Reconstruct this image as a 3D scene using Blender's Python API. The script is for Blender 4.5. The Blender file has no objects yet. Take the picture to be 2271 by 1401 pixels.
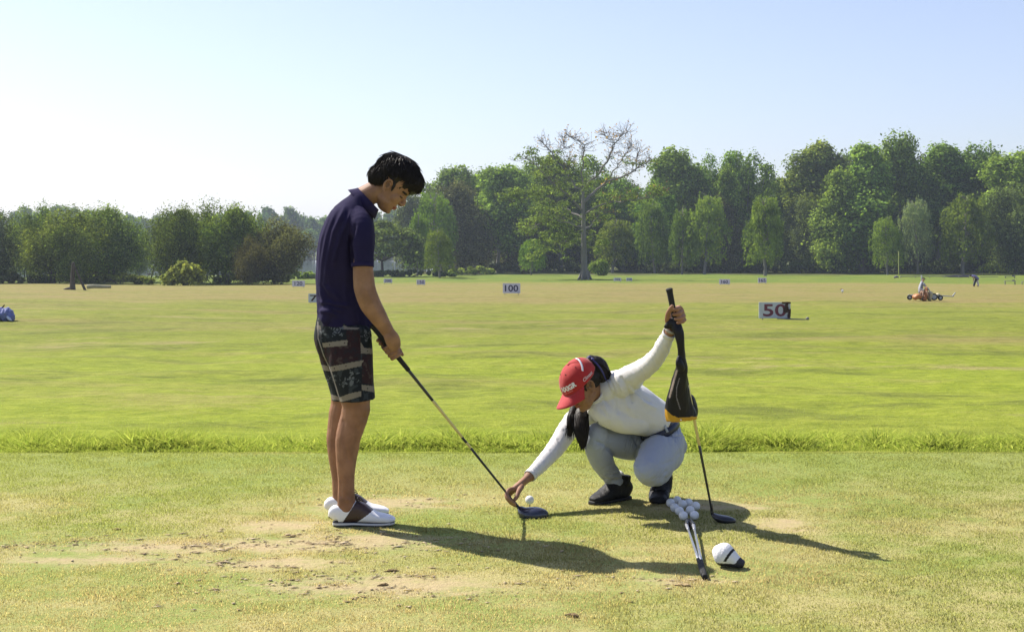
import bpy, bmesh, math, random
import numpy as np
from mathutils import Vector, Matrix, noise as mnoise

rng = np.random.default_rng(7)
random.seed(7)
SC = bpy.context.scene
COL = SC.collection

# ------------------------------------------------------------------ camera
F = 3000.0            # focal length in photo pixels (photo is 2271 x 1401)
H = 1.267             # eye height above the tee
PX0, PY0 = 1135.5, 550.0
cam_d = bpy.data.cameras.new("camera")
cam = bpy.data.objects.new("camera", cam_d)
COL.objects.link(cam)
cam_d.sensor_fit = 'HORIZONTAL'
cam_d.sensor_width = 36.0
cam_d.lens = 36.0 * F / 2271.0
cam_d.shift_y = -(700.5 - PY0) / 2271.0
cam_d.clip_start = 0.1
cam_d.clip_end = 12000
cam.location = (0, 0, H)
cam.rotation_euler = (math.radians(90), 0, 0)
SC.camera = cam

# ------------------------------------------------------------------ light
SUN = Vector((-0.75, 0.56, 1.0)).normalized()
EL = math.asin(SUN.z)
AZ = math.atan2(SUN.x, SUN.y)
world = bpy.data.worlds.new("World")
SC.world = world
world.use_nodes = True
wn = world.node_tree
bg = wn.nodes['Background']
sky = wn.nodes.new('ShaderNodeTexSky')
sky.sky_type = 'NISHITA'
sky.sun_disc = False
sky.sun_elevation = EL
sky.sun_rotation = AZ
sky.air_density = 1.0
sky.dust_density = 0.8
sky.ozone_density = 3.2
sky.altitude = 0
hs = wn.nodes.new('ShaderNodeHueSaturation')      # thin high haze pales the blue
hs.inputs['Saturation'].default_value = 0.82
hs.inputs['Value'].default_value = 1.0
wn.links.new(sky.outputs['Color'], hs.inputs['Color'])
tint = wn.nodes.new('ShaderNodeMix'); tint.data_type = 'RGBA'; tint.blend_type = 'MULTIPLY'
tint.inputs[0].default_value = 1.0; tint.inputs[7].default_value = (1.03, 0.965, 1.05, 1)
wn.links.new(hs.outputs['Color'], tint.inputs[6])
wn.links.new(tint.outputs[2], bg.inputs['Color'])
bg.inputs['Strength'].default_value = 0.101
ld = bpy.data.lights.new("sun", 'SUN')
ld.energy = 5.0
ld.angle = math.radians(0.5)
ld.color = (1.0, 0.93, 0.82)
lo = bpy.data.objects.new("sun", ld)
COL.objects.link(lo)
lo.location = (-20, 20, 40)
lo.rotation_euler = SUN.to_track_quat('Z', 'Y').to_euler()
SC.view_settings.view_transform = 'Standard'
SC.view_settings.look = 'None'
SC.view_settings.exposure = 0.70
SC.view_settings.gamma = 1.0
SC.render.film_transparent = False
SC.cycles.use_denoising = True
SC.cycles.max_bounces = 6
SC.cycles.diffuse_bounces = 3
SC.cycles.transmission_bounces = 3
SC.cycles.volume_bounces = 0
SC.cycles.transparent_max_bounces = 8


# ------------------------------------------------------------------ helpers
def P(px, py, d):
    """photo pixel at distance d (m) -> world point"""
    return Vector(((px - PX0) / F * d, d, H - (py - PY0) / F * d))


def PG(px, py):
    """photo pixel -> point of the tee plane z = 0"""
    d = F * H / (py - PY0)
    return Vector(((px - PX0) / F * d, d, 0.0))


def tag(o, label=None, cat=None, group=None, kind=None):
    if label: o['label'] = label
    if cat: o['category'] = cat
    if group: o['group'] = group
    if kind: o['kind'] = kind
    return o


def empty(name, loc=(0, 0, 0), label=None, cat=None, group=None):
    o = bpy.data.objects.new(name, None)
    COL.objects.link(o)
    o.location = loc
    o.empty_display_size = 0.1
    tag(o, label, cat, group)
    return o


def link(name, me, mats, parent=None, smooth=True):
    o = bpy.data.objects.new(name, me)
    COL.objects.link(o)
    if not isinstance(mats, (list, tuple)): mats = [mats]
    for m in mats:
        if m: me.materials.append(m)
    if smooth and len(me.polygons):
        me.polygons.foreach_set('use_smooth', np.ones(len(me.polygons), dtype=bool))
    if parent is not None:
        o.parent = parent
        o.location = -parent.location if parent.type == 'EMPTY' or parent.parent is None else (0, 0, 0)
    return o


def np_mesh(name, V, Fc, col=None, mat_index=None):
    """V (n,3), Fc (m,k) all faces with k corners; col (n,3) point colours"""
    me = bpy.data.meshes.new(name)
    V = np.asarray(V, dtype=np.float32); Fc = np.asarray(Fc, dtype=np.int32)
    me.vertices.add(len(V)); me.vertices.foreach_set('co', V.ravel())
    k = Fc.shape[1]
    me.loops.add(Fc.size); me.loops.foreach_set('vertex_index', Fc.ravel())
    me.polygons.add(len(Fc))
    me.polygons.foreach_set('loop_start', np.arange(0, Fc.size, k, dtype=np.int32))
    me.polygons.foreach_set('loop_total', np.full(len(Fc), k, dtype=np.int32))
    if mat_index is not None:
        me.polygons.foreach_set('material_index', np.asarray(mat_index, dtype=np.int32))
    if col is not None: set_col(me, col)
    me.update(calc_edges=True)
    return me


def set_col(me, col):
    a = me.color_attributes.get('Col') or me.color_attributes.new('Col', 'FLOAT_COLOR', 'POINT')
    c = np.ones((len(me.vertices), 4), dtype=np.float32)
    c[:, :3] = col
    a.data.foreach_set('color', c.ravel())


def get_co(me):
    a = np.empty(len(me.vertices) * 3, dtype=np.float32)
    me.vertices.foreach_get('co', a)
    return a.reshape(-1, 3)


def get_no(me):
    a = np.empty(len(me.vertices) * 3, dtype=np.float32)
    me.vertices.foreach_get('normal', a)
    return a.reshape(-1, 3)


def srgb(r, g, b):
    f = lambda c: (c / 255 / 12.92) if c <= 10.3 else ((c / 255 + 0.055) / 1.055) ** 2.4
    return (f(r), f(g), f(b))


class NT:
    """tiny node-tree helper"""
    def __init__(s, name):
        s.m = bpy.data.materials.new(name); s.m.use_nodes = True
        s.t = s.m.node_tree; s.b = s.t.nodes['Principled BSDF']
        s.out = s.t.nodes['Material Output']
    def n(s, typ, **kw):
        nd = s.t.nodes.new(typ)
        for k, v in kw.items():
            if k.startswith('i_'):
                key = k[2:]
                key = int(key) if key.isdigit() else key
                s.put(nd.inputs[key], v)
            else: setattr(nd, k, v)
        return nd
    def put(s, inp, v):
        if isinstance(v, bpy.types.NodeSocket): s.t.links.new(v, inp)
        else:
            if isinstance(v, tuple) and len(v) == 3 and inp.type == 'RGBA': v = v + (1,)
            inp.default_value = v
    def pos(s): return s.n('ShaderNodeNewGeometry').outputs['Position']
    def obj(s): return s.n('ShaderNodeTexCoord').outputs['Object']
    def mapping(s, v, scale=(1, 1, 1), loc=(0, 0, 0)):
        nd = s.n('ShaderNodeMapping'); s.put(nd.inputs[0], v)
        nd.inputs['Scale'].default_value = scale; nd.inputs['Location'].default_value = loc
        return nd.outputs[0]
    def noise(s, v, scale, detail=4, rough=0.55, dist=0.0):
        nd = s.n('ShaderNodeTexNoise'); s.put(nd.inputs['Vector'], v)
        nd.inputs['Scale'].default_value = scale; nd.inputs['Detail'].default_value = detail
        nd.inputs['Roughness'].default_value = rough; nd.inputs['Distortion'].default_value = dist
        return nd.outputs['Fac']
    def ramp(s, v, lo, hi, a=0.0, b=1.0):
        nd = s.n('ShaderNodeMapRange', interpolation_type='SMOOTHSTEP')
        s.put(nd.inputs[0], v)
        for i, x in zip((1, 2, 3, 4), (lo, hi, a, b)): s.put(nd.inputs[i], x)
        return nd.outputs[0]
    def mix(s, f, a, b, mode='MIX'):
        nd = s.n('ShaderNodeMix', data_type='RGBA', blend_type=mode)
        s.put(nd.inputs[0], f); s.put(nd.inputs[6], a); s.put(nd.inputs[7], b)
        return nd.outputs[2]
    def math(s, op, a, b=0.0):
        nd = s.n('ShaderNodeMath', operation=op)
        s.put(nd.inputs[0], a); s.put(nd.inputs[1], b)
        return nd.outputs[0]
    def vcol(s): return s.n('ShaderNodeVertexColor', layer_name='Col').outputs[0]
    def bump(s, h, dist=0.01, strength=1.0):
        nd = s.n('ShaderNodeBump'); s.put(nd.inputs['Height'], h)
        nd.inputs['Distance'].default_value = dist; nd.inputs['Strength'].default_value = strength
        s.t.links.new(nd.outputs[0], s.b.inputs['Normal'])
        return nd
    def set(s, **kw):
        for k, v in kw.items(): s.put(s.b.inputs[k.replace('_', ' ')], v)
        return s


def simple(name, col, rough=0.6, spec=0.5, var=0.12, nscale=30, bump=0.0, metallic=0.0, bscale=None):
    """plain surface with a little procedural variation"""
    q = NT(name)
    v = q.obj()
    nz = q.noise(v, nscale, 5)
    dark = tuple(c * (1 - var) for c in col); light = tuple(min(1, c * (1 + var)) for c in col)
    q.set(Base_Color=q.mix(nz, dark, light), Roughness=rough, Metallic=metallic)
    q.b.inputs['Specular IOR Level'].default_value = spec
    if bump: q.bump(q.noise(v, bscale or nscale * 3, 3), bump)
    return q.m


def sstep(x, a, b):
    t = np.clip((x - a) / (b - a), 0, 1)
    return t * t * (3 - 2 * t)


# value-noise fields in numpy (for ground relief, leaf tint, cloth folds)
_perm = rng.random((64, 64, 64)).astype(np.float32)
def vnoise(p, scale=1.0):
    p = np.asarray(p, dtype=np.float64) * scale + 1000.0
    i = np.floor(p).astype(int); f = p - i; f = f * f * (3 - 2 * f)
    i0 = i % 64; i1 = (i + 1) % 64
    r = 0
    for a in (0, 1):
        for b in (0, 1):
            for c in (0, 1):
                ix = (i1 if a else i0)[:, 0]; iy = (i1 if b else i0)[:, 1]; iz = (i1 if c else i0)[:, 2]
                w = (f[:, 0] if a else 1 - f[:, 0]) * (f[:, 1] if b else 1 - f[:, 1]) * (f[:, 2] if c else 1 - f[:, 2])
                r = r + w * _perm[ix, iy, iz]
    return r
def fbm(p, scale=1.0, octv=3):
    r = 0; a = 1.0; t = 0
    for k in range(octv):
        r = r + a * vnoise(np.asarray(p) + 17.3 * k, scale * 2 ** k); t += a; a *= 0.5
    return r / t
# ================================================================== GROUND
_YS = np.array([-60, 8.35, 8.9, 13.5, 45.7, 91.4, 146, 200, 260, 330, 5000.])
_ZS = np.array([0, 0, -0.06, -0.92, -1.15, -1.84, -2.67, -3.25, -3.62, -3.8, -3.8])


def lake_mask(X, Y):
    """1 on the lake bed, 0 on land"""
    near = np.interp(X, [-400, -75, -55, -30, -8, 30], [205, 212, 225, 262, 285, 300])
    far = np.interp(X, [-400, -150, -30, 60], [560, 585, 590, 560])
    m = sstep(Y, near, near + 14) * (1 - sstep(Y, far - 8, far + 8))
    edge = -22 + (Y - 285) * 0.02
    return m * (1 - sstep(X, edge - 8, edge + 6))


def gz(X, Y):
    X = np.asarray(X, dtype=float); Y = np.asarray(Y, dtype=float)
    z = np.interp(Y, _YS, _ZS)
    p = np.stack([X, Y, 0 * X], -1).reshape(-1, 3)
    sh = X.shape
    w1 = (fbm(p, 0.06, 3).reshape(sh) - 0.5) * 2
    w2 = (fbm(p, 0.9, 3).reshape(sh) - 0.5) * 2
    z = z + sstep(Y, 14, 40) * w1 * 0.30 + sstep(Y, 14, 22) * (fbm(p, 0.32, 3).reshape(sh) - 0.5) * 0.16 + sstep(Y, 8.8, 12) * w2 * 0.05 * (1 - sstep(Y, 60, 120))
    z = z + (1 - sstep(Y, 8.2, 8.6)) * (w2 * 0.004 + (Y > 3.6) * 0.010 * (fbm(p, 3.1, 3).reshape(sh) - 0.5))
    lm = lake_mask(X, Y)
    z = z * (1 - lm) + lm * (-5.2)
    return z


def gz1(x, y): return float(gz(np.array([x]), np.array([y]))[0])


def PT(px, py):
    """photo pixel of something standing on the range -> ground point (marching the ray)"""
    lo, hi = 14.0, 600.0
    ys = np.concatenate([np.linspace(14, 60, 200), np.linspace(60, 600, 800)])
    xs = (px - PX0) / F * ys
    zr = H - (py - PY0) / F * ys
    g = gz(xs, ys)
    k = np.argmax(zr <= g)
    if zr[k] > g[k]: k = len(ys) - 1
    return Vector((xs[k], ys[k], g[k]))


def grid(xs, ys, zf):
    X, Y = np.meshgrid(xs, ys)
    Z = zf(X, Y)
    V = np.stack([X, Y, Z], -1).reshape(-1, 3)
    nx, ny = len(xs), len(ys)
    i = np.arange(nx - 1)[None, :] + nx * np.arange(ny - 1)[:, None]
    i = i.ravel()
    return V, np.stack([i, i + 1, i + nx + 1, i + nx], -1)


xs = np.concatenate([-np.geomspace(4, 4000, 150)[::-1], np.linspace(-3.9, 3.9, 80), np.geomspace(4, 4000, 150)])
ys = np.concatenate([np.linspace(-60, 3.5, 12), np.linspace(3.7, 8.2, 70), np.linspace(8.25, 13.5, 60), np.geomspace(13.7, 700, 330), np.geomspace(760, 6000, 12)])
V, Q = grid(xs, ys, gz)

WEAR = ((-1.30, 5.76, 0.95, 0.20), (-0.72, 5.86, 0.60, 0.26), (-0.95, 5.45, 0.35, 0.16), (-0.50, 5.08, 0.70, 0.22), (0.63, 5.17, 0.22, 0.09), (-0.62, 6.7, 0.50, 0.28), (0.95, 6.65, 0.40, 0.18), (-1.05, 6.2, 0.30, 0.22), (-1.7, 5.5, 0.5, 0.12), (1.25, 6.2, 0.16, 0.20))
# --- ground material: tee turf with worn sandy patches, bank, range turf in bands
q = NT('turf')
pos = q.pos()
sep = q.n('ShaderNodeSeparateXYZ'); q.put(sep.inputs[0], pos)
X_, Y_ = sep.outputs[0], sep.outputs[1]
flat = q.mapping(pos, (1, 1, 0))
# tee
n_big = q.noise(flat, 0.9, 4, 0.6)
n_mid = q.noise(q.mapping(flat, (1, 1.6, 1)), 5.0, 5, 0.62)
n_fine = q.noise(flat, 60, 4, 0.65)
n_vf = q.noise(flat, 260, 3, 0.6)
tee_green = q.mix(n_fine, (0.17, 0.215, 0.045), (0.34, 0.40, 0.11))
tee_straw = q.mix(n_fine, (0.33, 0.28, 0.11), (0.56, 0.48, 0.23))
f_straw = q.ramp(q.math('ADD', n_big, q.math('MULTIPLY', n_mid, 0.5)), 0.56, 0.88)
# greener towards the far edge of the tee, strawy in the worn middle
band = q.ramp(Y_, 6.3, 8.0)
f_straw = q.math('MULTIPLY', f_straw, q.ramp(Y_, 6.4, 8.0, 1.0, 0.25))
tee = q.mix(f_straw, tee_green, tee_straw)
# bare sandy wear: explicit patches (centre x, y, rx, ry) on the tee
wear = None
for (cx, cy, rx, ry) in WEAR:
    dx = q.math('DIVIDE', q.math('SUBTRACT', X_, cx), rx)
    dy = q.math('DIVIDE', q.math('SUBTRACT', Y_, cy), ry)
    d2 = q.math('ADD', q.math('MULTIPLY', dx, dx), q.math('MULTIPLY', dy, dy))
    g = q.math('POWER', 2.718, q.math('MULTIPLY', d2, -1.0))
    wear = g if wear is None else q.math('MAXIMUM', wear, g)
wn1 = q.noise(q.mapping(flat, (1, 1.9, 1)), 6, 9, 0.78)
f_wear = q.ramp(q.math('ADD', wear, q.math('MULTIPLY', q.math('SUBTRACT', wn1, 0.5), 3.0)), 0.35, 1.15)
soil = q.mix(q.noise(q.mapping(flat, (1, 2, 1)), 22, 5, 0.7), (0.34, 0.235, 0.13), (0.68, 0.52, 0.34))
tee = q.mix(q.math('MULTIPLY', f_wear, 0.80), tee, soil)
# dark scuffs and divots
sc = q.noise(q.mapping(flat, (1, 3.2, 1), (3.1, 0, 0)), 6.5, 3, 0.55, 0.3)
f_sc = q.math('MULTIPLY', q.ramp(sc, 0.70, 0.76), q.ramp(Y_, 7.2, 8.2, 0.8, 0.0))
tee = q.mix(f_sc, tee, (0.11, 0.085, 0.04))
# range
r_big = q.noise(q.mapping(flat, (0.35, 1.0, 1)), 0.085, 5, 0.62)
r_mid = q.noise(q.mapping(flat, (0.3, 1.0, 1)), 0.55, 5, 0.65)
r_fine = q.ramp(q.noise(q.mapping(flat, (0.6, 1.0, 1)), 3.2, 8, 0.78), 0.30, 0.72)
green = q.mix(r_fine, (0.22, 0.285, 0.020), (0.41, 0.46, 0.050))
green2 = q.mix(r_fine, (0.17, 0.20, 0.025), (0.31, 0.335, 0.055))
tan = q.mix(r_fine, (0.25, 0.195, 0.070), (0.40, 0.32, 0.135))
lush = q.mix(r_fine, (0.11, 0.18, 0.020), (0.20, 0.27, 0.045))
f_far = q.ramp(Y_, 20, 40, 0.0, 0.8)
base = q.mix(f_far, green, green2)
mm = q.math('ADD', q.math('MULTIPLY', r_big, 0.7), q.math('MULTIPLY', r_mid, 0.3))
f_t1 = q.math('MULTIPLY', q.ramp(mm, 0.47, 0.62), q.ramp(Y_, 18, 26, 0.15, 0.75))
base = q.mix(f_t1, base, tan)
streak = q.noise(q.mapping(flat, (0.42, 1.0, 1), (7, 3, 0)), 0.33, 8, 0.72)
base = q.mix(q.math('MULTIPLY', q.ramp(streak, 0.50, 0.62), 0.70), base, q.mix(r_fine, (0.11, 0.135, 0.022), (0.22, 0.24, 0.05)))
base = q.mix(q.math('MULTIPLY', q.ramp(streak, 0.46, 0.34), 0.65), base, q.mix(r_fine, (0.30, 0.27, 0.07), (0.46, 0.42, 0.13)))
dry = q.noise(q.mapping(flat, (0.5, 1.0, 1), (2, 9, 0)), 0.16, 8, 0.75)
base = q.mix(q.math('MULTIPLY', q.ramp(dry, 0.565, 0.66), 0.85), base, q.mix(r_fine, (0.27, 0.22, 0.09), (0.50, 0.42, 0.19)))
yj = q.math('ADD', Y_, q.math('MULTIPLY', q.math('SUBTRACT', r_big, 0.5), 40.0))
f_tan = q.math('MULTIPLY', q.ramp(yj, 50, 80), q.ramp(yj, 142, 156, 1.0, 0.0))
base = q.mix(q.math('MULTIPLY', f_tan, q.ramp(streak, 0.38, 0.56, 0.95, 0.5)), base, tan)
f_lush = q.ramp(yj, 145, 160)
base = q.mix(f_lush, base, q.mix(q.ramp(r_mid, 0.45, 0.6), lush, green2))
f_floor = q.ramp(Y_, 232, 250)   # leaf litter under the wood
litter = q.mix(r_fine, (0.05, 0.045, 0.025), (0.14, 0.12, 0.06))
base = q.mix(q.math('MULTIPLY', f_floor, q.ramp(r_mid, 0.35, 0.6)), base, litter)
base = q.mix(1.0, base, (0.88, 0.86, 0.86), 'MULTIPLY')
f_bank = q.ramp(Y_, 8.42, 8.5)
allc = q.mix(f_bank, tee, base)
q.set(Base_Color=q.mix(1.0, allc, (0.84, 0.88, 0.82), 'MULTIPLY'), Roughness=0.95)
q.b.inputs['Specular IOR Level'].default_value = 0.15
hgt = q.math('ADD', q.math('MULTIPLY', n_fine, 0.6), q.math('MULTIPLY', q.noise(flat, 18, 4, 0.7), 0.8))
rh = q.math('ADD', q.math('MULTIPLY', q.noise(q.mapping(flat, (0.7, 1, 1)), 5.0, 6, 0.75), 1.0), q.math('MULTIPLY', q.noise(flat, 0.8, 4, 0.6), 1.5))
hsel = q.n('ShaderNodeMix', data_type='FLOAT'); q.put(hsel.inputs[0], f_bank); q.put(hsel.inputs[2], q.math('MULTIPLY', hgt, 0.012)); q.put(hsel.inputs[3], q.math('MULTIPLY', rh, 0.085))
q.bump(hsel.outputs[0], 1.0, 0.9)
M_TURF = q.m
ground = link('ground', np_mesh('ground', V, Q), M_TURF)
tag(ground, 'mown turf of the tee falling to the wide grass range', kind='structure')

# lake
q = NT('lake_water')
q.set(Base_Color=(0.06, 0.085, 0.08), Roughness=0.08, IOR=1.2)
q.bump(q.noise(q.mapping(q.pos(), (0.3, 1, 1)), 1.0, 4), 0.03, 0.5)
V, Q = grid(np.linspace(-420, 0, 3), np.linspace(195, 640, 3), lambda X, Y: 0 * X - 4.15)
water = link('water', np_mesh('water', V, Q), q.m, smooth=False)
tag(water, 'calm grey green lake beyond the range', kind='structure')


# --- grass blades -------------------------------------------------------
def blades(name, X, Y, h, w, c1, c2, mat, label, lean=0.5, cmul=None, curl=True):
    n = len(X)
    Z = gz(X, Y)
    a = rng.random(n) * 2 * math.pi
    ln = (rng.random(n) * lean) * h
    b = rng.random(n) * 2 * math.pi
    dx, dy = np.cos(a) * w, np.sin(a) * w
    bx, by = np.cos(b) * ln, np.sin(b) * ln
    base = np.stack([X, Y, Z - 0.002], -1)
    s = np.stack([dx, dy, 0 * dx], -1)
    mid = base + np.stack([bx * 0.4, by * 0.4, h * 0.6], -1)
    tip = base + np.stack([bx * 1.1, by * 1.1, h], -1)
    V = np.concatenate([base - s, base + s, mid + s * 0.75, mid - s * 0.75, tip], 0)
    i = np.arange(n)
    T = np.concatenate([np.stack([i, i + n, i + 2 * n], -1), np.stack([i, i + 2 * n, i + 3 * n], -1), np.stack([i + 3 * n, i + 2 * n, i + 4 * n], -1)], 0)
    t = rng.random(n)[:, None]
    c = np.array(c1)[None] * (1 - t) + np.array(c2)[None] * t
    if cmul is not None: c = c * (1 - cmul[:, None]) + np.array((0.60, 0.51, 0.27))[None] * (0.7 + 0.5 * t) * cmul[:, None]
    c = c * np.exp(rng.normal(size=n) * 0.16)[:, None]
    col = np.tile(c, (5, 1))
    o = link(name, np_mesh(name, V, T, col), mat, smooth=False)
    tag(o, label, 'grass', kind='stuff')
    return o


def blade_mat(name, trans=0.35, up=0.6):
    q = NT(name)
    c = q.mix(1.0, q.vcol(), (0.95, 0.90, 0.92), 'MULTIPLY')
    nd = q.n('ShaderNodeBsdfDiffuse'); q.put(nd.inputs[0], c)
    tr = q.n('ShaderNodeBsdfTranslucent'); q.put(tr.inputs[0], q.mix(1.0, c, (1.0, 1.0, 0.6), 'MULTIPLY'))
    # blend the blade normals towards up so a lawn reads as a surface
    ge = q.n('ShaderNodeNewGeometry')
    vm = q.n('ShaderNodeMix', data_type='VECTOR'); vm.inputs[0].default_value = up
    q.put(vm.inputs[4], ge.outputs['Normal']); vm.inputs[5].default_value = (0, 0, 1)
    nn = q.n('ShaderNodeVectorMath', operation='NORMALIZE'); q.put(nn.inputs[0], vm.outputs[1])
    q.t.links.new(nn.outputs[0], nd.inputs['Normal'])
    ng = q.n('ShaderNodeVectorMath', operation='SCALE'); q.put(ng.inputs[0], nn.outputs[0]); ng.inputs['Scale'].default_value = -1
    q.t.links.new(ng.outputs[0], tr.inputs['Normal'])
    ms = q.n('ShaderNodeMixShader'); ms.inputs[0].default_value = trans
    q.t.links.new(nd.outputs[0], ms.inputs[1]); q.t.links.new(tr.outputs[0], ms.inputs[2])
    q.t.links.new(ms.outputs[0], q.out.inputs[0])
    return q.m


M_BL = blade_mat('grass_blade', 0.5, 0.9)
n = 820000
D = 3.9 + (8.5 - 3.9) * rng.random(n) ** 0.85
X = (rng.random(n) - 0.5) * 2 * D * 0.56
wv = np.zeros(n)
for (cx, cy, rx, ry) in WEAR:
    wv = np.maximum(wv, np.exp(-(((X - cx) / rx) ** 2 + ((D - cy) / ry) ** 2)))
p = np.stack([X, D, 0 * X], -1)
pat = fbm(p, 1.3, 4)
keep = rng.random(n) > wv * 1.25 * sstep(fbm(p * np.array([1, 1.9, 1]), 6, 4) + wv * 0.2, 0.44, 0.66) + (pat > 0.62) * 0.3
X, D, pat = X[keep], D[keep], pat[keep]
straw = np.clip(0.04 + 0.12 * (1 - sstep(D, 4.8, 6.2)) + sstep(pat, 0.40, 0.64) * 0.6 + wv[keep] * 0.5 - 0.5 * sstep(D, 6.4, 7.8) - 0.3 * sstep(np.abs(X - 0.0), 1.2, 2.0) + rng.random(len(X)) * 0.40, 0, 1)
blades('tee_grass', X, D, (0.004 + 0.009 * rng.random(len(X))) * (0.45 + 1.3 * fbm(np.stack([X, D, 0 * X], -1), 8.0, 3) ** 1.3), 0.0011, (0.23, 0.29, 0.065), (0.48, 0.56, 0.18), M_BL,
       'short fine mown grass covering the tee in the foreground', 0.9, straw)
# long fresh grass on the bank behind the tee
n = 430000
D = 8.30 + 12.0 * rng.random(n) ** 2.0
X = (rng.random(n) - 0.5) * 2 * D * 0.60
p = np.stack([X, D, 0 * X], -1)
cl = fbm(p, 2.2, 3)
drop = np.maximum(0, -np.interp(D, _YS, _ZS))
edge = 8.52 + 0.26 * (fbm(np.stack([X, 0 * X, 0 * X], -1), 1.7, 4) - 0.5) * 2
ok = D > edge
X, D, cl, drop = X[ok], D[ok], cl[ok], drop[ok]; n = len(X)
spr = fbm(np.stack([X, D * 0.7, 0 * X], -1), 5.5, 2)
tall = (0.018 + 0.145 * cl * (0.15 + 1.3 * spr) * sstep(spr, 0.15, 0.6) + 0.05 * rng.random(n) ** 2) * (0.25 + 0.75 * sstep(D, edge[ok], edge[ok] + 0.35)) + drop * 0.22 * sstep(D, 8.7, 9.5)
tall = tall * (1 - 0.80 * sstep(D, 9.4, 11.0)) * (1 - 0.65 * sstep(D, 12.0, 16.0))
kp = rng.random(n) > 0.85 * sstep(D, 13.0, 19.0)
X, D, cl, tall = X[kp], D[kp], cl[kp], tall[kp]
blades('bank_grass', X, D, tall, 0.0018 + 0.0048 * (tall > 0.04) * rng.random(len(tall)), (0.20, 0.31, 0.045), (0.46, 0.54, 0.13), blade_mat('bank_blade', 0.55, 0.72),
       'long bright green grass on the bank behind the tee', 2.0)


# --- loose dry earth and torn turf lying in the worn patches
n = 5200
k = rng.choice(6, n, p=[0.30, 0.24, 0.12, 0.24, 0.03, 0.07])
W6 = np.array(WEAR[:6] )
X = W6[k, 0] + rng.normal(size=n) * W6[k, 2] * 0.62
Y = W6[k, 1] + rng.normal(size=n) * W6[k, 3] * 0.62
cl = fbm(np.stack([X, Y * 2.0, 0 * X], -1), 9.0, 3)
kp = (cl > 0.5) & (Y > 4.3) & (Y < 8.2)
X, Y = X[kp], Y[kp]; n = len(X)
Z = gz(X, Y)
s = 0.0018 + 0.0062 * rng.random(n) ** 4
a = rng.normal(size=n) * 0.5 + 0.15
ex = 1.0 + 3.2 * rng.random(n) ** 2
oct_ = np.array([[1, 0, 0], [-1, 0, 0], [0, 1, 0], [0, -1, 0], [0, 0, 1], [0, 0, -1]], float)
fc = np.array([[0, 2, 4], [2, 1, 4], [1, 3, 4], [3, 0, 4], [2, 0, 5], [1, 2, 5], [3, 1, 5], [0, 3, 5]])
V = oct_[None] * (0.6 + 0.8 * rng.random((n, 6, 1))) * s[:, None, None] * np.stack([ex, 1 + 0 * ex, 0.35 + 0 * ex], -1)[:, None, :]
ca, sa = np.cos(a)[:, None], np.sin(a)[:, None]
V = np.stack([V[..., 0] * ca - V[..., 1] * sa, V[..., 0] * sa + V[..., 1] * ca, V[..., 2]], -1) + np.stack([X, Y, Z + s * 0.3 + 0.002], -1)[:, None, :]
Fq = (fc[None] + 6 * np.arange(n)[:, None, None]).reshape(-1, 3)
t = rng.random(n)[:, None]
c = np.array((0.34, 0.25, 0.14))[None] * (1 - t) + np.array((0.66, 0.54, 0.36))[None] * t
q = NT('loose_earth'); q.set(Base_Color=q.vcol(), Roughness=1.0); q.b.inputs['Specular IOR Level'].default_value = 0.05
o = link('loose_earth', np_mesh('loose_earth', V.reshape(-1, 3), Fq, np.repeat(c, 6, 0)), q.m, smooth=False)
tag(o, 'loose crumbs of dry earth in the worn patches of the tee', 'earth', kind='stuff')
# ================================================================== TREES
def leaf_mat(name, trans=0.38, hue=0.0):
    q = NT(name)
    c = q.vcol()
    oi = q.n('ShaderNodeObjectInfo')
    hs = q.n('ShaderNodeHueSaturation')
    q.put(hs.inputs['Hue'], q.ramp(oi.outputs['Random'], 0, 1, 0.485, 0.51))
    q.put(hs.inputs['Value'], q.ramp(q.math('FRACT', q.math('MULTIPLY', oi.outputs['Random'], 7.3)), 0, 1, 0.82, 1.18))
    q.put(hs.inputs['Color'], c)
    d = q.n('ShaderNodeBsdfDiffuse'); q.put(d.inputs[0], hs.outputs[0])
    t = q.n('ShaderNodeBsdfTranslucent'); q.put(t.inputs[0], q.mix(1.0, hs.outputs[0], (1.0, 1.0, 0.5), 'MULTIPLY'))
    m = q.n('ShaderNodeMixShader'); m.inputs[0].default_value = trans
    q.t.links.new(d.outputs[0], m.inputs[1]); q.t.links.new(t.outputs[0], m.inputs[2])
    q.t.links.new(m.outputs[0], q.out.inputs[0])
    return q.m


M_LEAF = leaf_mat('leaf', 0.42)
LEAFMUL = np.array([2.55, 2.45, 1.50])
qb = NT('bark')
vb = qb.mapping(qb.obj(), (1, 1, 0.25))
qb.set(Base_Color=qb.mix(qb.noise(vb, 3.0, 6, 0.7), (0.035, 0.03, 0.024), (0.13, 0.11, 0.09)), Roughness=0.95)
qb.bump(qb.noise(vb, 8, 4, 0.7), 0.06)
M_BARK = qb.m
qb = NT('pale_bark')
vb = qb.mapping(qb.obj(), (1, 1, 0.2))
qb.set(Base_Color=qb.mix(qb.noise(vb, 1.4, 6, 0.75), (0.08, 0.075, 0.065), (0.30, 0.28, 0.25)), Roughness=0.9)
qb.bump(qb.noise(vb, 5, 4, 0.7), 0.06)
M_PALE = qb.m


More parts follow.
